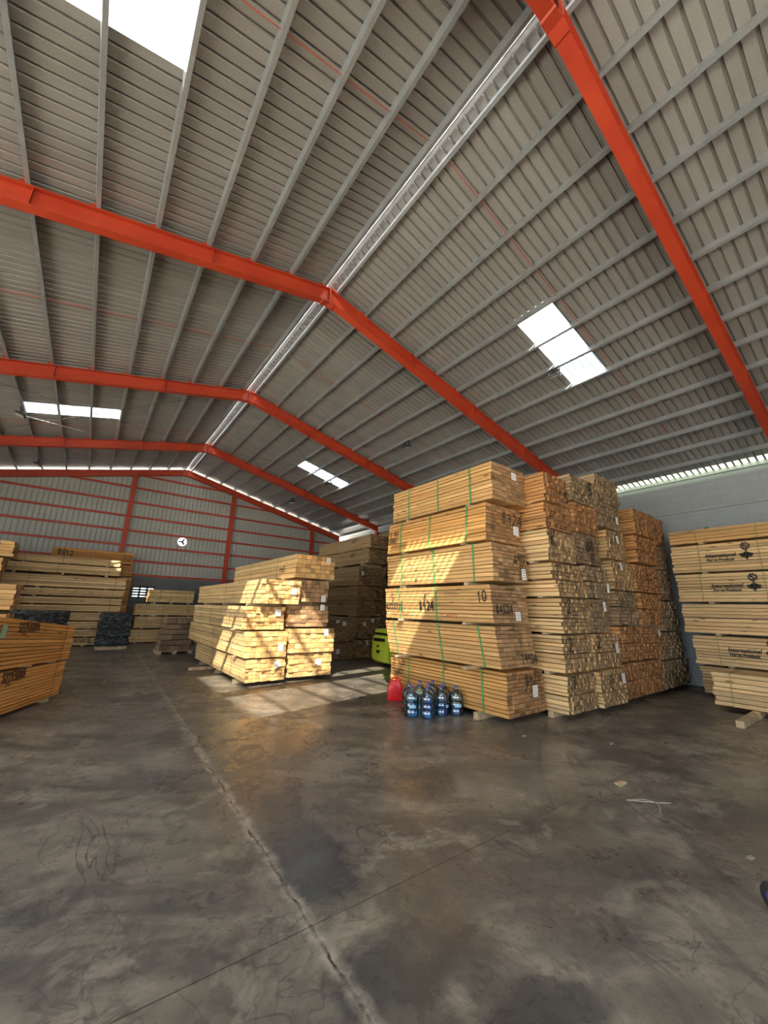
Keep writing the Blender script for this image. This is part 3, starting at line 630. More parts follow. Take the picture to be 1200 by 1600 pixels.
# --- columns of small-section lumber behind the front tower, end grain to the camera
def column_stack(nm, group, rows_, yb, L, cols, tagset={}, writes={}, orient='topmost'):
    n = len(rows_); prev = 0.0; res = []
    for i, (x0, x1, z0, z1, tone, rows) in enumerate(rows_):
        place = 'bottom bundle' if i == 0 else ('top bundle' if i == n - 1 else '%s bundle from the bottom' % ORD[i])
        y = yb + random.Random(i * 7 + int(x0 * 10)).uniform(-0.03, 0.03)
        z0_ = z0 if z0 - prev < 0.10 else prev + 0.03
        z0_ = max(z0_, prev + 0.002)
        o, d = bundle('%s of %s' % (place, nm), group, x0, y, z0_, z1, x1 - x0, L, rows, max(6, int(round((x1 - x0) / cols))), tone, below=prev, tags=tagset.get(i, ()), runners=(0.12, 0.5, 0.88), out=0.0, endj=0.028, jit=0.01, split=rows >= 9, straps=(), gap=0.008)
        for (txt, u, v, h) in writes.get(i, ()): handwrite(o, txt, 'end', d, u, v, h, M['ink'], thick=h * 0.12, wide=0.6, seed=i + 3)
        res.append(o); prev = z1
    return res
column_stack('the pale-sided column right behind the green-strapped tower', 'bundles of the first end-grain column', [
    (6.27, 7.20, 0.09, 0.65, 'ends', 9), (6.22, 7.16, 0.70, 1.27, 'ends', 9), (6.20, 7.20, 1.30, 1.86, 'ends', 9), (6.12, 7.12, 1.89, 2.155, 'ends', 4), (6.00, 7.04, 2.17, 2.43, 'ends', 4),
    (5.97, 6.90, 2.47, 3.00, 'ends', 8), (5.97, 6.88, 3.02, 3.47, 'rust', 8), (5.96, 6.74, 3.49, 4.01, 'rust', 8)], 3.42, 2.7, 0.085,
    writes={0: [('7', 0.08, 0.36, 0.2)], 1: [('2', 0.1, 0.33, 0.22)], 2: [('2', 0.14, 0.32, 0.22)], 4: [('3', 0.08, 0.06, 0.16)], 5: [('K', 0.06, 0.26, 0.24)], 7: [('S', 0.6, 0.05, 0.2)]})
column_stack('the second end-grain column from the green-strapped tower', 'bundles of the second end-grain column', [
    (7.22, 8.20, 0.09, 0.66, 'ends', 9), (7.19, 8.26, 0.70, 1.28, 'ends', 9), (7.22, 7.93, 1.31, 1.88, 'grey', 9), (7.16, 7.97, 1.905, 2.19, 'grey', 4), (7.09, 7.98, 2.205, 2.48, 'grey', 4),
    (6.95, 7.84, 2.51, 3.08, 'brown', 8), (6.92, 7.86, 3.10, 3.65, 'rust', 8), (6.90, 7.88, 3.68, 4.20, 'grey', 8)], 3.40, 2.7, 0.085,
    tagset={0: [(0.80, 0.42, 0.12, 0.17, 0.15)], 1: [(0.82, 0.33, 0.11, 0.17, 0.1)], 2: [(0.46, 0.45, 0.1, 0.17, 0.1)], 3: [(0.70, 0.2, 0.09, 0.17)]},
    writes={0: [('7', 0.25, 0.3, 0.2)], 1: [('2', 0.08, 0.36, 0.2)], 5: [('88', 0.3, 0.25, 0.2), ('6', 0.45, 0.03, 0.2)], 7: [('5', 0.62, 0.2, 0.26)]})
column_stack('the third end-grain column, one step further back', 'bundles of the third end-grain column', [
    (8.30, 9.34, 0.09, 0.72, 'rust', 10), (8.28, 9.38, 0.76, 1.40, 'rust', 10), (8.34, 9.30, 1.44, 2.09, 'grey', 10), (8.40, 9.38, 2.12, 2.70, 'ends', 8), (8.30, 9.15, 2.74, 3.33, 'ends', 8),
    (7.92, 8.96, 3.36, 3.86, 'grey', 8), (7.95, 9.0, 3.88, 4.46, 'grey', 8)], 3.45, 2.7, 0.085, tagset={3: [(0.35, 0.48, 0.1, 0.16, 0.3)], 4: [(0.42, 0.42, 0.1, 0.16, 0.3)], 5: [(0.8, 0.2, 0.1, 0.15)]})
column_stack('the dark orange column between the third and last columns', 'bundles of the dark orange column', [
    (9.38, 10.22, 0.09, 0.72, 'rust', 10), (9.42, 10.30, 0.76, 1.36, 'rust', 10), (9.40, 10.55, 1.44, 2.09, 'rust', 10), (9.44, 10.75, 2.13, 2.72, 'rust', 9), (9.55, 10.82, 2.77, 3.37, 'rust', 9), (9.66, 10.93, 3.43, 4.02, 'rust', 9)], 3.42, 2.7, 0.085,
    tagset={1: [(0.74, 0.50, 0.12, 0.12, 0.7)]})
column_stack('the grey-brown column nearest the right wall', 'bundles of the last end-grain column', [
    (10.30, 11.90, 0.09, 0.66, 'grey', 8), (10.38, 11.75, 0.69, 1.27, 'grey', 8), (10.60, 11.60, 1.30, 1.96, 'grey', 9), (10.82, 11.50, 1.99, 2.69, 'brown', 9), (10.92, 11.45, 2.72, 3.26, 'brown', 8), (10.97, 11.50, 3.33, 4.0, 'rust', 8)], 3.42, 2.7, 0.11)

# --- right-hand wall stack with printed mill stamp, long sides facing the hall
R6 = [(2.97, 0.06, 0.60, 'pale'), (3.02, 0.64, 1.24, 'pale'), (3.14, 1.29, 1.91, 'pale'), (3.16, 1.96, 2.57, 'pale'), (3.18, 2.61, 3.23, 'pale'), (3.16, 3.28, 3.59, 'pine')]
R6lab = ['bottom bundle of the wall stack at right, behind the low bundle on a beam', 'wall stack bundle at right with printed stamp, just above the bottom one', 'unprinted bundle in the middle of the right wall stack', 'wall stack bundle at right with the middle printed stamp',
         'wall stack bundle at right with the highest printed stamp', 'thin top bundle of the right wall stack with a green scrap on it']
prev = 0.0
for i, (yf, z0, z1, tone) in enumerate(R6):
    L = 2.9
    st = [(0.52, 1.45, 2.3), (0.42, 1.5, 2.3), (), (0.45, 1.5, 2.4), (0.52, 1.53, 2.4), (0.5, 1.53, 2.4)][i]
    o, d = bundle(R6lab[i], 'bundles of the right wall stack', 10.98, yf - L, z0, z1, 1.0, L, [9, 9, 8, 9, 9, 4][i], 9, tone, below=prev, straps=[L - s for s in st], strapmat='strapo', strapw=0.014, runners=(0.2, 0.8), out=0.02, jit=0.008, split=i == 2)
    if i in (1, 3, 4):
        u0, vz = {4: (0.63, 0.31), 3: (0.63, 0.30), 1: (0.57, 0.30)}[i]
        stamp(o, 'International', 'side', d, u0, vz, 0.125, M['ink'], 0.25, 0.003, xs=0.82); stamp(o, 'Forest Products', 'side', d, u0 + 0.02, vz - 0.085, 0.088, M['ink'], 0.25, 0.003, xs=0.82)
        emblem(o, 'side', d, u0 + 0.70, vz + 0.0, 0.21, M['ink'])
    if i == 5:
        MB().lathe([(0, 0), (0.035, 0.004), (0.045, 0.02), (0.02, 0.035), (0, 0.036)], (0.05, L - 0.72, z1 - z0), 9).build('green_scrap', M['green'], o)
    prev = z1
# low bundle on beams in front of it
for y, lab in ((1.86, 'squared timber beam sticking out under the low bundle at right'),):
    o = MB().box(8.26, 10.5, y - 0.05, y + 0.05, 0, 0.10).build('timber_beam', M['block_wood'], bevel=0.004); tag(o, lab, 'beam')
tag(MB().box(9.3, 10.5, 0.55, 0.65, 0, 0.10).build('timber_beam', M['block_wood'], bevel=0.004), 'second beam under the low bundle at right, past the frame edge', 'beam')
o, d = bundle('low pale bundle resting on a beam in front of the right wall stack', None, 9.40, 0.30, 0.104, 0.66, 1.0, 2.1, 7, 8, 'pale', straps=(1.85, 0.8), strapmat='strapo', strapw=0.012, jit=0.012)

# --- sunlit middle stack: a left and a right pile with one bundle across the top
GM = 'bundles of the sunlit middle stack'
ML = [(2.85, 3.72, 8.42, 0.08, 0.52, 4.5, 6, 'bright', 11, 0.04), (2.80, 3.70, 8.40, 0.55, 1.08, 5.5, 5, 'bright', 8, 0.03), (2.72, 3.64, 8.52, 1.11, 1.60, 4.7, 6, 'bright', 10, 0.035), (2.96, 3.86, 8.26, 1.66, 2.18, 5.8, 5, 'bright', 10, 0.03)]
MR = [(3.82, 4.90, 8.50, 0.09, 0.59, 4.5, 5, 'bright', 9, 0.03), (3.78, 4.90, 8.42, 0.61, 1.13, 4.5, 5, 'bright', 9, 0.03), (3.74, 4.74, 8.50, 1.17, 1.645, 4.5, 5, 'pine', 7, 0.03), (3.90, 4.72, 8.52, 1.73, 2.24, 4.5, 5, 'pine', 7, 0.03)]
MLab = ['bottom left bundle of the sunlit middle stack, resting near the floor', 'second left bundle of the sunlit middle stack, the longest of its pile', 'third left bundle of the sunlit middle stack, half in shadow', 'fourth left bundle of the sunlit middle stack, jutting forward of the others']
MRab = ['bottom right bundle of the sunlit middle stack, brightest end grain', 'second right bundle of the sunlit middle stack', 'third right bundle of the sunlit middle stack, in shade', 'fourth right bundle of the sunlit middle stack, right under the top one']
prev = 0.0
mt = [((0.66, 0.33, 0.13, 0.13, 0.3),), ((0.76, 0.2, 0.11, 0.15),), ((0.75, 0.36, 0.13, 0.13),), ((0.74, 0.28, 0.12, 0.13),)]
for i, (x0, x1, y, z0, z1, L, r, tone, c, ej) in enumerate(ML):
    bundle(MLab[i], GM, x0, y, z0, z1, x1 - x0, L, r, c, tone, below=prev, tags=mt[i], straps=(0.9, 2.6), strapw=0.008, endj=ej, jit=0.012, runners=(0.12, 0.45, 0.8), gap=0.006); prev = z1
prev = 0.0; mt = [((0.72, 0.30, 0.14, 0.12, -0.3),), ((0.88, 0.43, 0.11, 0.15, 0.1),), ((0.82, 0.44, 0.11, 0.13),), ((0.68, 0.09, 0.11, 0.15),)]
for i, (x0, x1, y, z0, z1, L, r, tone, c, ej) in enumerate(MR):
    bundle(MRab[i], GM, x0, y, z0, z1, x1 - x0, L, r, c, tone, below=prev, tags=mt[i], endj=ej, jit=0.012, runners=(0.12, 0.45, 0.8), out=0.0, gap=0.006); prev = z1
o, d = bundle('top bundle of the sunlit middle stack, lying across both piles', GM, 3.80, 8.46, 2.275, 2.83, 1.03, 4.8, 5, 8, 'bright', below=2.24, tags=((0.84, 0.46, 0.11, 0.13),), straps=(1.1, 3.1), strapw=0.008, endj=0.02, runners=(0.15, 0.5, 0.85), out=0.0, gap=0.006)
handwrite(o, 'S', 'side', d, 4.1, 0.15, 0.15, M['ink'], thick=0.014, seed=20); handwrite(o, '8=K', 'side', d, 3.85, 0.17, 0.12, M['ink'], thick=0.01, seed=21)
tag(MB().box(2.35, 2.95, 11.1, 11.2, 0, 0.07).build('timber_offcut', M['block_wood'], bevel=0.004), 'pale timber offcut on the floor left of the sunlit middle stack', 'offcut')

# --- shaded stacks behind, between the middle stack and the front tower
GH = 'bundles of the shaded stack behind the forklift'
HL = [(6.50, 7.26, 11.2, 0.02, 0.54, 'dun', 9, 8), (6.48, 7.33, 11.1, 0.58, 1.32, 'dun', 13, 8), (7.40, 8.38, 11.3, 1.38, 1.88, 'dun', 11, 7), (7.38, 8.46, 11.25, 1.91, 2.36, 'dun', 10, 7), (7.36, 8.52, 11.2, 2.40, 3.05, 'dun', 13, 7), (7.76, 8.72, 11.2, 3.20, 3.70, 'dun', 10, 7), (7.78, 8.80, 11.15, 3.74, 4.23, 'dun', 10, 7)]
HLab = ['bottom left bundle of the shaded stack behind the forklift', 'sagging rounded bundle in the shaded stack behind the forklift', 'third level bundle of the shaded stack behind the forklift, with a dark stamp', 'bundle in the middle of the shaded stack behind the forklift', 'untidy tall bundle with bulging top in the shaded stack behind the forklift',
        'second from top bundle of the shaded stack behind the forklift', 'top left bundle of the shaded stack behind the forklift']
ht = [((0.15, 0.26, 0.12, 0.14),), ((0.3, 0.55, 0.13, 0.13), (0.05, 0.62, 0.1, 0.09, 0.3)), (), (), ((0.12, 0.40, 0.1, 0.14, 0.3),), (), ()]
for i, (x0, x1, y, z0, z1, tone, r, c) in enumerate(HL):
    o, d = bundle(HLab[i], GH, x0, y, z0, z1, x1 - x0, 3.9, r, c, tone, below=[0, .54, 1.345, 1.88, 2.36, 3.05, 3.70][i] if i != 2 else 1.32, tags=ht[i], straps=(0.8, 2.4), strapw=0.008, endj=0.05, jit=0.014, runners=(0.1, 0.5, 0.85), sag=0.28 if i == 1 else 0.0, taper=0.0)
    if i in (2, 5, 6): handwrite(o, '//', 'side', d, d[1] - 1.2, d[2] - 0.2, 0.12, M['ink'], thick=0.04, wide=1.0)
    if i == 6: handwrite(o, '76', 'end', d, 0.62, 0.16, 0.24, M['ink'], thick=0.03)
    if i in (2, 3): handwrite(o, '3', 'end', d, 0.75, 0.1, 0.22, M['ink'], thick=0.03)
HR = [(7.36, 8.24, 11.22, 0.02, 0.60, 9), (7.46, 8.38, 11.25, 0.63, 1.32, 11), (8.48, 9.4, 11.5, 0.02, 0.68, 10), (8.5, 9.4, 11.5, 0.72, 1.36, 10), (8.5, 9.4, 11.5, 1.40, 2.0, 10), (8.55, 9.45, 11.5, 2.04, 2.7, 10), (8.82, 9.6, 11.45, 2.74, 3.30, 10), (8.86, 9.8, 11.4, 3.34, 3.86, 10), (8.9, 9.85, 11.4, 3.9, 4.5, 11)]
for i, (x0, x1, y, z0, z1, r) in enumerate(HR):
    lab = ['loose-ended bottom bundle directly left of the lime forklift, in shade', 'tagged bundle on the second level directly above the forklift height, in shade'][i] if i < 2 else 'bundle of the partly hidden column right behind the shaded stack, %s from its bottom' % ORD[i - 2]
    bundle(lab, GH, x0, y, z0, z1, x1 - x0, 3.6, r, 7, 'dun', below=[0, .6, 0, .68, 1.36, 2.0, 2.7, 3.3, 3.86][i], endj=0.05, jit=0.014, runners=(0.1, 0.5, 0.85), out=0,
           tags=[((0.42, 0.5, 0.08, 0.17, 0.4),), ((0.2, 0.48, 0.12, 0.13, 0.4), (0.55, 0.6, 0.13, 0.12))][i] if i < 2 else ())

# --- far-left stacks, lumber lying across the hall
RT = math.pi / 2
def cross_stack(rows_, ynear, label_fn, group, W=1.0, tone='pale', marks=None):
    prev = 0.0
    for i, (xl, xr, z0, z1, r, dy) in enumerate(rows_):
        o, d = bundle(label_fn(i), group, xr, ynear + dy, max(z0, prev + 0.004), z1, W, xr - xl, r, 8, tone, rot=RT, below=prev, straps=(0.35, (xr - xl) * 0.55, (xr - xl) - 0.4), strapw=0.012, runners=(0.12, 0.5, 0.88), jit=0.01, gap=0.006, endj=0.025)
        if marks: marks(i, o, d)
        prev = z1
FR = [(-4.2, 0.80, 0.04, 0.30, 3, 0), (-4.2, 0.84, 0.34, 0.60, 3, .02), (-4.2, 0.88, 0.64, 0.88, 3, 0), (-4.2, 0.95, 0.92, 1.21, 4, .03), (-4.1, 1.15, 1.25, 1.46, 3, 0), (-4.1, 1.14, 1.50, 1.74, 3, .02), (-4.1, 1.17, 1.79, 2.05, 3, 0), (-4.1, 1.20, 2.10, 2.52, 5, -.03), (-2.55, 0.92, 2.60, 2.91, 4, -.1), (-2.35, 0.86, 2.95, 3.20, 4, -.08)]
def fmarks(i, o, d):
    if i == 0: handwrite(o, 'RNRP', 'side', d, d[1] - 0.85, 0.1, 0.14, M['ink'], thick=0.014, wide=0.7, seed=5); handwrite(o, 'BINP', 'side', d, d[1] - 0.45, 0.03, 0.14, M['ink'], thick=0.014, wide=0.7, seed=6)
cross_stack(FR, 18.6, lambda i: 'pale bundle in the wide far-left stack, %s' % ('lowest of ten' if i == 0 else 'topmost of ten' if i == 9 else '%s from the floor' % ORD[i]), 'pale bundles of the wide far-left stack', marks=fmarks)
def kmarks(i, o, d):
    if i == 6: handwrite(o, 'R012', 'side', d, 0.2, 0.18, 0.2, M['ink'], thick=0.03, wide=0.5, seed=2); handwrite(o, '12', 'side', d, d[1] - 0.35, 0.12, 0.24, M['inkbrown'], thick=0.02, wide=0.5, seed=2); handwrite(o, '====', 'side', d, d[1] - 1.35, 0.18, 0.14, M['inkred'], thick=0.02, wide=1.0, seed=2)
cross_stack([(-1.3, 1.42, 0.05, 0.55, 4, 0), (-1.3, 1.43, 0.59, 1.1, 4, 0), (-1.3, 1.44, 1.14, 1.62, 4, 0), (-1.3, 1.43, 1.66, 2.12, 4, 0), (-1.3, 1.43, 2.16, 2.65, 4, 0), (-1.3, 1.40, 2.68, 3.15, 4, 0), (-1.36, 1.36, 3.19, 3.67, 4, 0)], 19.75,
            lambda i: 'orange-ended bundle in the stack behind the wide far-left stack, %s' % ('topmost, marked 12' if i == 6 else '%s from the floor' % ORD[i]), 'bundles of the stack behind the far-left stack', tone='orange', marks=kmarks)
cross_stack([(1.62, 4.0, 0.04, 0.54, 4, 0), (1.78, 4.0, 0.60, 1.06, 4, 0), (1.70, 4.05, 1.12, 1.58, 4, 0), (2.15, 3.88, 1.66, 2.18, 4, 0)], 19.3,
            lambda i: ['bottom bundle of the yellow stack under the wall vent', 'second bundle of the yellow stack under the wall vent', 'third bundle of the yellow stack under the wall vent, the longest', 'short top bundle of the yellow stack under the wall vent'][i], 'bundles of the yellow stack under the vent', tone='bright')
cross_stack([(-4.6, -2.35, 0.05, 0.6, 5, 0), (-4.6, -2.37, 0.65, 1.2, 5, 0), (-4.6, -2.34, 1.25, 1.8, 5, 0), (-4.6, -2.30, 1.85, 2.4, 5, 0), (-4.6, -2.22, 2.45, 2.85, 4, 0), (-4.6, -2.05, 2.9, 3.38, 5, 0)], 16.6,
            lambda i: 'bundle of the tall pile at the left frame edge, %s' % ('topmost' if i == 5 else '%s from the floor' % ORD[i]), 'bundles of the tall pile at the left edge', tone='pine')
cross_stack([(-3.6, -1.14, 0.05, 0.62, 6, 0), (-3.6, -1.16, 0.68, 1.33, 6, 0), (-3.6, -1.13, 1.40, 1.90, 5, 0)], 10.6,
            lambda i: 'bundle of the low three-high stack behind the big orange stack, %s' % ['on the floor', 'in its middle', 'on its top'][i], 'bundles of the three-high left stack', tone='pine')

# --- big orange stack at the left edge, turned towards the camera
LA = math.atan2(0.414, -0.910)
for i, (z0, z1, tp, lab) in enumerate(((0.05, 0.59, 0.12, 'bottom bundle of the big orange stack at the left edge, dark stencil on its side'), (0.62, 1.16, 0.0, 'top bundle of the big orange stack at the left edge, dark stencil near its top'))):
    L = 2.1
    if i == 1:
        o, d = bundle(lab, 'bundles of the big orange stack', -0.06, 9.10, z0, z1, 1.0, L, 12, 8, 'orange', rot=LA, below=0.59, straps=(0.27,), strapw=0.008, taper=0.32, runners=(0.2, 0.5), out=0.0, jit=0.006, gap=0.005)
        o.rotation_euler = (math.radians(1.6), 0, LA); o.rotation_mode = 'XYZ'
    else:
        o, d = bundle(lab, 'bundles of the big orange stack', -0.09, 9.05, z0, z1, 1.0, L, 12, 8, 'orange', rot=LA, below=0.0, straps=(0.27,), strapw=0.010, taper=0.10, runners=(0.15, 0.85), out=0.0, jit=0.006, gap=0.005)
    uv = ((1.54, 0.44), (1.54, 0.50))[i]
    handwrite(o, '3275308A', 'side', d, L - uv[0], uv[1], 0.125, M['inkbrown'], thick=0.022, wide=0.40, seed=30 + i); handwrite(o, '7^', 'side', d, L - uv[0] + 0.08, uv[1] - 0.07, 0.05, M['inkbrown'], thick=0.008, wide=1.2)
    if i == 1: MB().box(-0.026, -0.024, 1.80, 1.90, 0.42, 0.60).build('paper_tag', M['ggreen'], o)

# --- wrapped loads
def bale(x, y, w, dpt, h, label, seed, layers=4):
    o = thing('wrapped_bale', (x, y, 0), label, 'wrapped bale', 'black plastic wrapped bales'); rng = random.Random(seed)
    p = MB()
    for yy in (0.02, dpt / 2 - 0.05, dpt - 0.12): p.box(0.02, w - 0.02, yy, yy + 0.1, 0, 0.09)
    for k in range(5): p.box(0.02 + k * (w - 0.14) / 4, 0.12 + k * (w - 0.14) / 4, 0.02, dpt - 0.02, 0.09, 0.11)
    p.build('pallet', M['block_wood'], o)
    lh = (h - 0.11) / layers
    for k in range(layers):
        m = MB(); n = 14; z0 = 0.11 + k * lh; dx = rng.uniform(-0.03, 0.03)
        ring = []
        for j in range(7):
            t = j / 6; bul = 0.025 * math.sin(math.pi * t) - 0.012 + (0.008 if 0 < j < 6 else -0.012)
            for i in range(4 * n):
                s, q = divmod(i, n); q = q / n
                px, py = [(q, 0), (1, q), (1 - q, 1), (0, 1 - q)][s]
                cxx, cyy = px - .5, py - .5
                wob = rng.uniform(-0.016, 0.016); kx = w / 2 + bul + wob; ky = dpt / 2 + bul + wob
                rr = min(1.0, 0.5 / max(1e-6, math.hypot(cxx, cyy)) * 1.36)
                m.v.append((w / 2 + dx + 2 * cxx * kx * rr, dpt / 2 + 2 * cyy * ky * rr, z0 + 0.002 + (lh - 0.004) * t + (rng.uniform(-0.006, 0.006) if 0 < j < 6 else 0)))
        N4 = 4 * n
        for j in range(6):
            for i in range(N4): m.f.append((j * N4 + i, j * N4 + (i + 1) % N4, (j + 1) * N4 + (i + 1) % N4, (j + 1) * N4 + i))
        m.f.append(tuple(range(N4))[::-1]); m.f.append(tuple(6 * N4 + i for i in range(N4)))
        m.build('wrapped_layer', M['wrap'], o, smooth=True)
bale(0.52, 17.0, 0.95, 0.9, 1.24, 'black plastic-wrapped bale standing on the floor before the wide far-left stack', 5)
bale(-1.42, 13.2, 1.16, 1.0, 1.36, 'black plastic-wrapped bale showing above the big orange stack at left', 9)
# brown block pallet
pl = thing('block_pallet', (2.14, 14.9, 0), 'pallet of brown blocks under dull wrap, standing between yellow stack and middle stack', 'pallet load')
p = MB()
for xx in (0.0, 0.45, 0.92): p.box(xx, xx + 0.12, 0, 0.9, 0, 0.08)
for k in range(6): p.box(0, 1.04, k * 0.16, k * 0.16 + 0.1, 0.08, 0.10)
p.build('pallet', M['block_wood'], pl)
rng = random.Random(4)
for k in range(6):
    me = boards_mesh(0.92 - 0.0, 0.85, 0.165, 1, [3, 2, 3, 2, 2, 3][k], 'brown', 60 + k, gap=0.012, jit=0.02, lighten=0, lean=0.0)
    b = bpy.data.objects.new('block_layer', me); COL.objects.link(b); b.parent = pl; b.location = (0.03 + 0.025 * k, 0.02, 0.101 + k * 0.171)

# ------------------------------------------------------------------ forklift (rear end shows beside the front tower)
fk = thing('forklift', (7.02, 9.03, 0), 'lime yellow forklift, rear end sticking out behind the front tower', 'forklift')
def rounded_block(x0, x1, y0, y1, prof):
    """prof: list of (x inset from x0, z)"""
    m = MB(); pts = [(x0 + a, z) for a, z in prof] + [(x1, prof[-1][1]), (x1, prof[0][1])]
    n = len(pts); m.v += [(p[0], y0, p[1]) for p in pts] + [(p[0], y1, p[1]) for p in pts]
    m.f += [tuple(range(n))[::-1], tuple(range(n, 2 * n))] + [(i, (i + 1) % n, n + (i + 1) % n, n + i) for i in range(n)]; return m
cw = rounded_block(0, 0.55, 0.0, 0.92, [(0.14, 0.13), (0.04, 0.20), (0.0, 0.34), (0.02, 0.80), (0.06, 0.94), (0.14, 0.99)]); cw.build('counterweight', M['lime'], fk, bevel=0.03)
MB().box(0.16, 0.85, 0.06, 0.86, 0.992, 1.06).build('rear_deck', M['dark'], fk)
rounded_block(0.08, 0.95, 0.04, 0.88, [(0.06, 1.063), (0.0, 1.09), (0.03, 1.15), (0.12, 1.19)]).build('hood', M['lime'], fk, bevel=0.02)
MB().box(-0.006, 0.03, 0.22, 0.80, 0.80, 0.90).build('grille_slot', M['dark'], fk)
MB().prism([(0.40, 0.52), (0.54, 0.40), (0.68, 0.52)], 'x', -0.006, 0.02).build('vent_triangle', M['dark'], fk)
MB().box(-0.006, 0.02, 0.52, 0.60, 0.62, 0.68).build('tow_pin_recess', M['dark'], fk)
MB().prism([(0.15, 0.25), (1.75, 0.25), (1.75, 0.62), (0.95, 0.62), (0.95, 0.985), (0.56, 0.985), (0.56, 0.35)], 'y', 0.12, 0.80).build('chassis', M['lime'], fk, bevel=0.015)
MB().box(1.72, 1.80, 0.06, 0.86, 0.3, 1.15).build('cowl', M['dark'], fk, bevel=0.02)
for x, r, nm in ((0.60, 0.25, 0), (1.62, 0.30, 1)):
    for y in (0.06, 0.86):
        Rw = Matrix.Rotation(math.pi / 2, 4, 'X'); wdt = 0.17
        ty = MB().lathe([(r * .62, -wdt / 2), (r * .93, -wdt / 2), (r, -wdt / 2 + .03), (r, wdt / 2 - .03), (r * .93, wdt / 2), (r * .62, wdt / 2), (r * .62, -wdt / 2)], (x, y, r), 28, Rw).build('tyre', M['rubber'], fk, smooth=True)
        MB().lathe([(0, -wdt * .42), (r * .3, -wdt * .42), (r * .36, -wdt * .28), (r * .63, -wdt * .38), (r * .63, wdt * .38), (r * .36, wdt * .28), (r * .3, wdt * .42), (0, wdt * .42)], (x, y, r), 24, Rw).build('wheel_rim', M['rim'], ty)
MB().box(0.85, 1.3, 0.24, 0.70, 1.193, 1.28).box(0.80, 0.90, 0.24, 0.70, 1.28, 1.68).build('seat', M['pad'], fk, bevel=0.03)
for (xa, xb) in ((0.62, 0.78), (1.76, 1.55)):
    for y in (0.10, 0.82): MB().tube([(xa, y, 1.10 if xa > 1 else 1.19), (xb, y, 1.98)], 0.022).build('guard_post', M['dark'], fk)
g = MB().box(0.72, 1.62, 0.06, 0.10, 1.98, 2.02).box(0.72, 1.62, 0.82, 0.86, 1.98, 2.02)
for k in range(6): g.box(0.74 + k * 0.165, 0.77 + k * 0.165, 0.08, 0.84, 1.985, 2.015)
g.build('overhead_guard', M['dark'], fk)
MB().tube([(1.62, 0.46, 1.13), (1.45, 0.46, 1.33)], 0.018).cyl((1.46, 0.46, 1.32), (1.44, 0.46, 1.345), 0.14, 20).build('steering_wheel', M['dark'], fk)
MB().box(1.88, 1.96, 0.18, 0.26, 0.06, 2.05).box(1.88, 1.96, 0.66, 0.74, 0.06, 2.05).box(1.9, 1.94, 0.26, 0.66, 1.95, 2.03).box(1.9, 1.94, 0.26, 0.66, 0.12, 0.2).box(1.79, 1.885, 0.30, 0.62, 0.3, 0.5).build('mast', M['dark'], fk)
MB().box(1.965, 2.0, 0.12, 0.80, 0.10, 0.17).box(1.965, 2.0, 0.12, 0.80, 0.42, 0.5).build('fork_carriage', M['dark'], fk)
for y in (0.2, 0.62): MB().box(2.003, 2.04, y, y + 0.1, 0.03, 0.55).box(2.04, 3.0, y, y + 0.1, 0.03, 0.065).build('fork', M['dark'], fk)

fk.scale = (0.88, 0.88, 0.88)

# ------------------------------------------------------------------ red can
can = thing('fuel_can', (4.84, 5.98, 0), 'red plastic fuel can with a top handle, beside the bottles at the front tower', 'fuel can', None, -0.62)
m = MB(); W_, D_ = 0.29, 0.17
rings = [(0.0, 0.93, 0.0), (0.012, 1.0, 0), (0.20, 1.0, 0), (0.25, 0.93, 0), (0.31, 0.66, 0), (0.335, 0.5, 0)]
n = 28
for z, k, _ in rings:
    for i in range(n):
        a = 2 * math.pi * i / n; c, s = math.cos(a), math.sin(a)
        sx = math.copysign(abs(c) ** 0.45, c) * W_ / 2 * k; sy = math.copysign(abs(s) ** 0.45, s) * D_ / 2 * (0.5 + 0.5 * k if z > .2 else k)
        m.v.append((sx, sy, z))
for j in range(len(rings) - 1):
    for i in range(n): m.f.append((j * n + i, j * n + (i + 1) % n, (j + 1) * n + (i + 1) % n, (j + 1) * n + i))
m.f += [tuple(range(n))[::-1], tuple((len(rings) - 1) * n + i for i in range(n))]
m.build('body', M['redcan'], can, smooth=True, bevel=0.006)
MB().tube([(-0.10, 0, 0.27), (-0.07, 0, 0.36), (-0.02, 0, 0.39), (0.05, 0, 0.385), (0.085, 0, 0.34), (0.07, 0, 0.31)], 0.016, 10).build('handle', M['redcan'], can, smooth=True)
MB().cyl((0.065, 0, 0.33), (0.075, 0, 0.375), 0.027, 16).build('cap', M['redcan'], can)
MB().prism([(-0.012, 0.10), (0.012, 0.10), (0.03, 0.27), (-0.03, 0.27)], 'y', -D_ / 2 - 0.004, -D_ / 2 + 0.01).build('front_rib', M['redcan'], can)

# ------------------------------------------------------------------ water bottles
bp = [(4.39, 5.01), (4.53, 5.24), (4.80, 5.27), (4.545, 4.81), (4.78, 5.02), (5.04, 5.21), (4.82, 4.78), (5.055, 4.95), (5.06, 4.68)]
blab = ['leftmost blue water bottle of the nine on the floor', 'water bottle right behind the leftmost one', 'rear water bottle second from the left of the back row, against the tower', 'foremost blue water bottle, second of the front row', 'water bottle in the middle of the cluster', 'rearmost water bottle against the lumber tower',
        'front row water bottle third from left, blue label on its side', 'water bottle between the third and last ones, close to the lumber', 'rightmost and clearest water bottle, near the green strap']
fill = [0.22, 0.10, 0.0, 0.30, 0.26, 0.0, 0.24, 0.12, 0.13]
oprof = [(0, 0.012), (0.09, 0.0), (0.118, 0.008), (0.125, 0.03), (0.125, 0.10), (0.119, 0.108), (0.119, 0.118), (0.125, 0.126), (0.125, 0.20), (0.119, 0.208), (0.119, 0.218), (0.125, 0.226), (0.125, 0.30), (0.116, 0.33), (0.09, 0.365), (0.05, 0.395), (0.03, 0.41), (0.027, 0.43), (0.027, 0.452)]
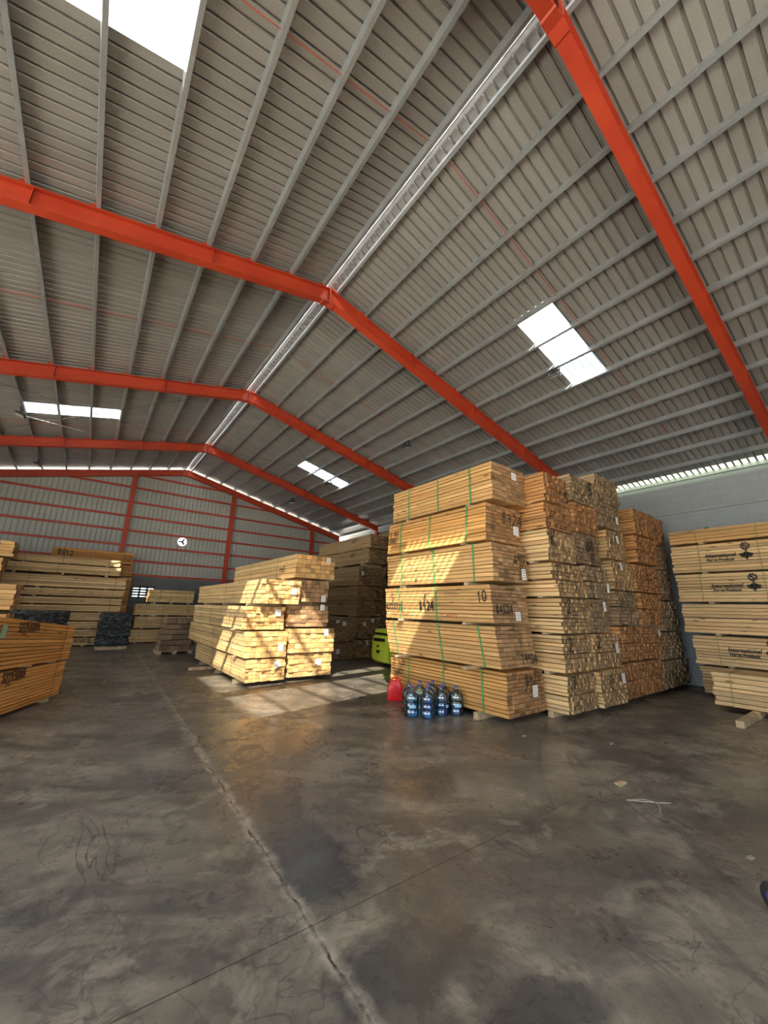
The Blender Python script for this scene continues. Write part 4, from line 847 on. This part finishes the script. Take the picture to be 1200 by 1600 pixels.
shell = MB().lathe(oprof, n=32)
first = None
for i, (x, y) in enumerate(bp):
    b = thing('water_bottle', (x, y, 0), blab[i], 'water bottle', 'water bottles by the front tower', i * 0.7); b.scale = (0.9, 0.9, 0.92)
    if first is None: first = shell.build('bottle_shell', M['bottle'], b, smooth=True)
    else:
        c = first.copy(); COL.objects.link(c); c.parent = b
    MB().lathe([(0, 0.44), (0.030, 0.441), (0.031, 0.472), (0, 0.474)], n=20).build('cap', M['cap'], b, smooth=False)
    if fill[i] > 0:
        h = fill[i]; MB().lathe([(0, 0.016), (0.112, 0.016), (0.114, h), (0, h)], n=28).build('water', M['water'], b)
    if i in (0, 6, 8):
        m = MB(); N = 6
        for k in range(N):
            a0 = -2.6 - i * 0.7 + k * 0.16 + (0.9 if i == 6 else 0); a1 = a0 + 0.16
            m.poly([(0.1265 * math.cos(a0), 0.1265 * math.sin(a0), 0.14), (0.1265 * math.cos(a1), 0.1265 * math.sin(a1), 0.14), (0.1265 * math.cos(a1), 0.1265 * math.sin(a1), 0.185), (0.1265 * math.cos(a0), 0.1265 * math.sin(a0), 0.185)])
        m.build('label_wrap', M['lab'], b)

# ------------------------------------------------------------------ roof lamps
lamps = [(8.0, 3.95, 'dark floodlight beside the large right-hand skylight'), (7.97, 9.2, 'floodlight on the right slope above the shaded stack, beyond the second red frame'), (-2.42, 14.35, 'floodlight on an arm at the left end of the far-left skylight'),
         (-2.45, 19.5, 'dark floodlight on the left slope close to the gable'), (7.94, 18.4, 'small floodlight on the right slope close to the gable'), (7.9, 14.5, 'floodlight at the lower end of the far right skylight')]
for x, y, lab in lamps:
    sgn = 1 if x > RX else -1
    k = round((abs(x - RX) - 0.12) / 0.76); xp = RX + sgn * (0.12 + 0.76 * k) ; zt = rz(xp)
    o = thing('floodlight', (xp, y, zt), lab, 'lamp', 'roof floodlights'); o.scale = (1.4, 1.4, 1.25)
    MB().box(-0.012, 0.012, -0.10, -0.085, -0.16, -0.001).box(-0.012, 0.012, 0.085, 0.10, -0.16, -0.001).box(-0.012, 0.012, -0.10, 0.10, -0.012, 0.0).build('bracket', M['lamp'], o)
    R = Matrix.Translation((0, 0, -0.15)) @ Matrix.Rotation(-0.35 * sgn, 4, 'Y')
    MB().box(-0.08, 0.08, -0.083, 0.083, -0.03, 0.02, R).build('housing', M['lamp'], o)
    MB().box(-0.068, 0.068, -0.07, 0.07, -0.036, -0.030, R).build('lens', M['glass'], o)
    if 'arm' in lab: MB().cyl((0, 0, -0.16), (1.0, 1.2, rz(xp + 1.0) - zt + 0.02), 0.008, 6).build('arm', M['foam'], o)

# ------------------------------------------------------------------ small things on the floor
tag(MB().prism([(-0.07, -0.03), (0.06, -0.035), (0.07, 0.02), (-0.055, 0.032)], 'z', 0, 0.012).build('wood_chip', M['block_wood']), 'flat pale wood chip on the saw-cut joint at right of centre', 'wood chip').location = (4.51, 2.02, 0)
o = MB().tube([(4.17, 1.83, .006), (4.24, 1.74, .012), (4.33, 1.66, .008), (4.44, 1.58, .006)], 0.005, 6).tube([(4.33, 1.66, .01), (4.26, 1.60, .01), (4.14, 1.56, .006)], 0.004, 6).tube([(4.17, 1.83, .006), (4.30, 1.74, .014), (4.33, 1.66, .008)], 0.004, 6).build('torn_strap', M['debris'])
tag(o, 'torn pale plastic strap lying on the floor near the wood chip', 'strap scrap')
for k, (x, y, s, r, lab) in enumerate(((4.10, 2.03, 0.035, 0.5, 'small dark splinter with white tip left of the wood chip'), (5.72, 2.62, 0.06, 0.2, 'dark wood splinter on the floor before the end-grain columns'), (6.02, 1.83, 0.08, -0.5, 'thin curled splinter on the open floor at right'), (5.02, 3.43, 0.05, 0.1, 'dark splinter on the floor in front of the green-strapped tower'), (3.62, 3.9, 0.05, 1.0, 'tiny splinter in the middle of the floor'))):
    o = MB().prism([(-s, -.008), (s * .8, -.012), (s, .004), (-s * .6, .014)], 'z', 0, 0.01).build('splinter', M['debris'] if k % 2 else M['straps']); o.location = (x, y, 0); o.rotation_euler = (0, 0, r)
    tag(o, lab, 'splinter', 'splinters on the floor')
o = MB().prism([(-.03, -.012), (.012, -.02), (.035, .0), (.01, .018), (-.025, .015)], 'z', 0, 0.006).build('plaster_crumb', M['debris']); o.location = (3.98, 0.97, 0); tag(o, 'white crumb at the start of the pale floor mark at right', 'crumb')
wh = thing('caster_wheel', (3.41, 0.755, 0.0), 'dark blue-black rubber wheel at the right frame edge', 'wheel', None, 0.9)
Rw = Matrix.Rotation(math.pi / 2, 4, 'X')
t_ = MB().lathe([(.03, -.025), (.062, -.025), (.07, -.012), (.07, .012), (.062, .025), (.03, .025), (.03, -.025)], (0, 0, 0.07), 28, Rw).build('tyre', M['rubber'], wh, smooth=True)
MB().lathe([(0, -.02), (.031, -.02), (.031, .02), (0, .02)], (0, 0, 0.07), 20, Rw).build('hub', M['cap'], wh)

# ------------------------------------------------------------------ daylight portals at the openings; wall ones and last two roof ones are added
def portal(name, loc, rot, sx, sy):
    l = bpy.data.lights.new(name, 'AREA'); l.shape = 'RECTANGLE'; l.size = sx; l.size_y = sy; l.cycles.is_portal = True
    o = bpy.data.objects.new(name, l); COL.objects.link(o); o.location = loc; o.rotation_euler = rot
portal('near_opening', ((NO[0] + NO[1]) / 2, Y0 - 0.05, NO[2] / 2), (math.pi / 2, 0, 0), NO[1] - NO[0], NO[2])
portal('left_opening', (XL - 0.2, (LO[0] + LO[1]) / 2, LO[2] / 2), (0, -math.pi / 2, 0), LO[2], LO[1] - LO[0])
portal('left_far_opening', (XL - 0.2, (LO2[0] + LO2[1]) / 2, LO2[2] / 2), (0, -math.pi / 2, 0), LO2[2], LO2[1] - LO2[0])
for h in holes:
    xc, yc = (h[0] + h[1]) / 2, (h[2] + h[3]) / 2
    portal('roof_opening', (xc, yc, roof_z(xc) + 0.12), (0, math.atan(SL) * (1 if xc > RX else -1), 0), h[1] - h[0] + .1, h[3] - h[2] + .1)
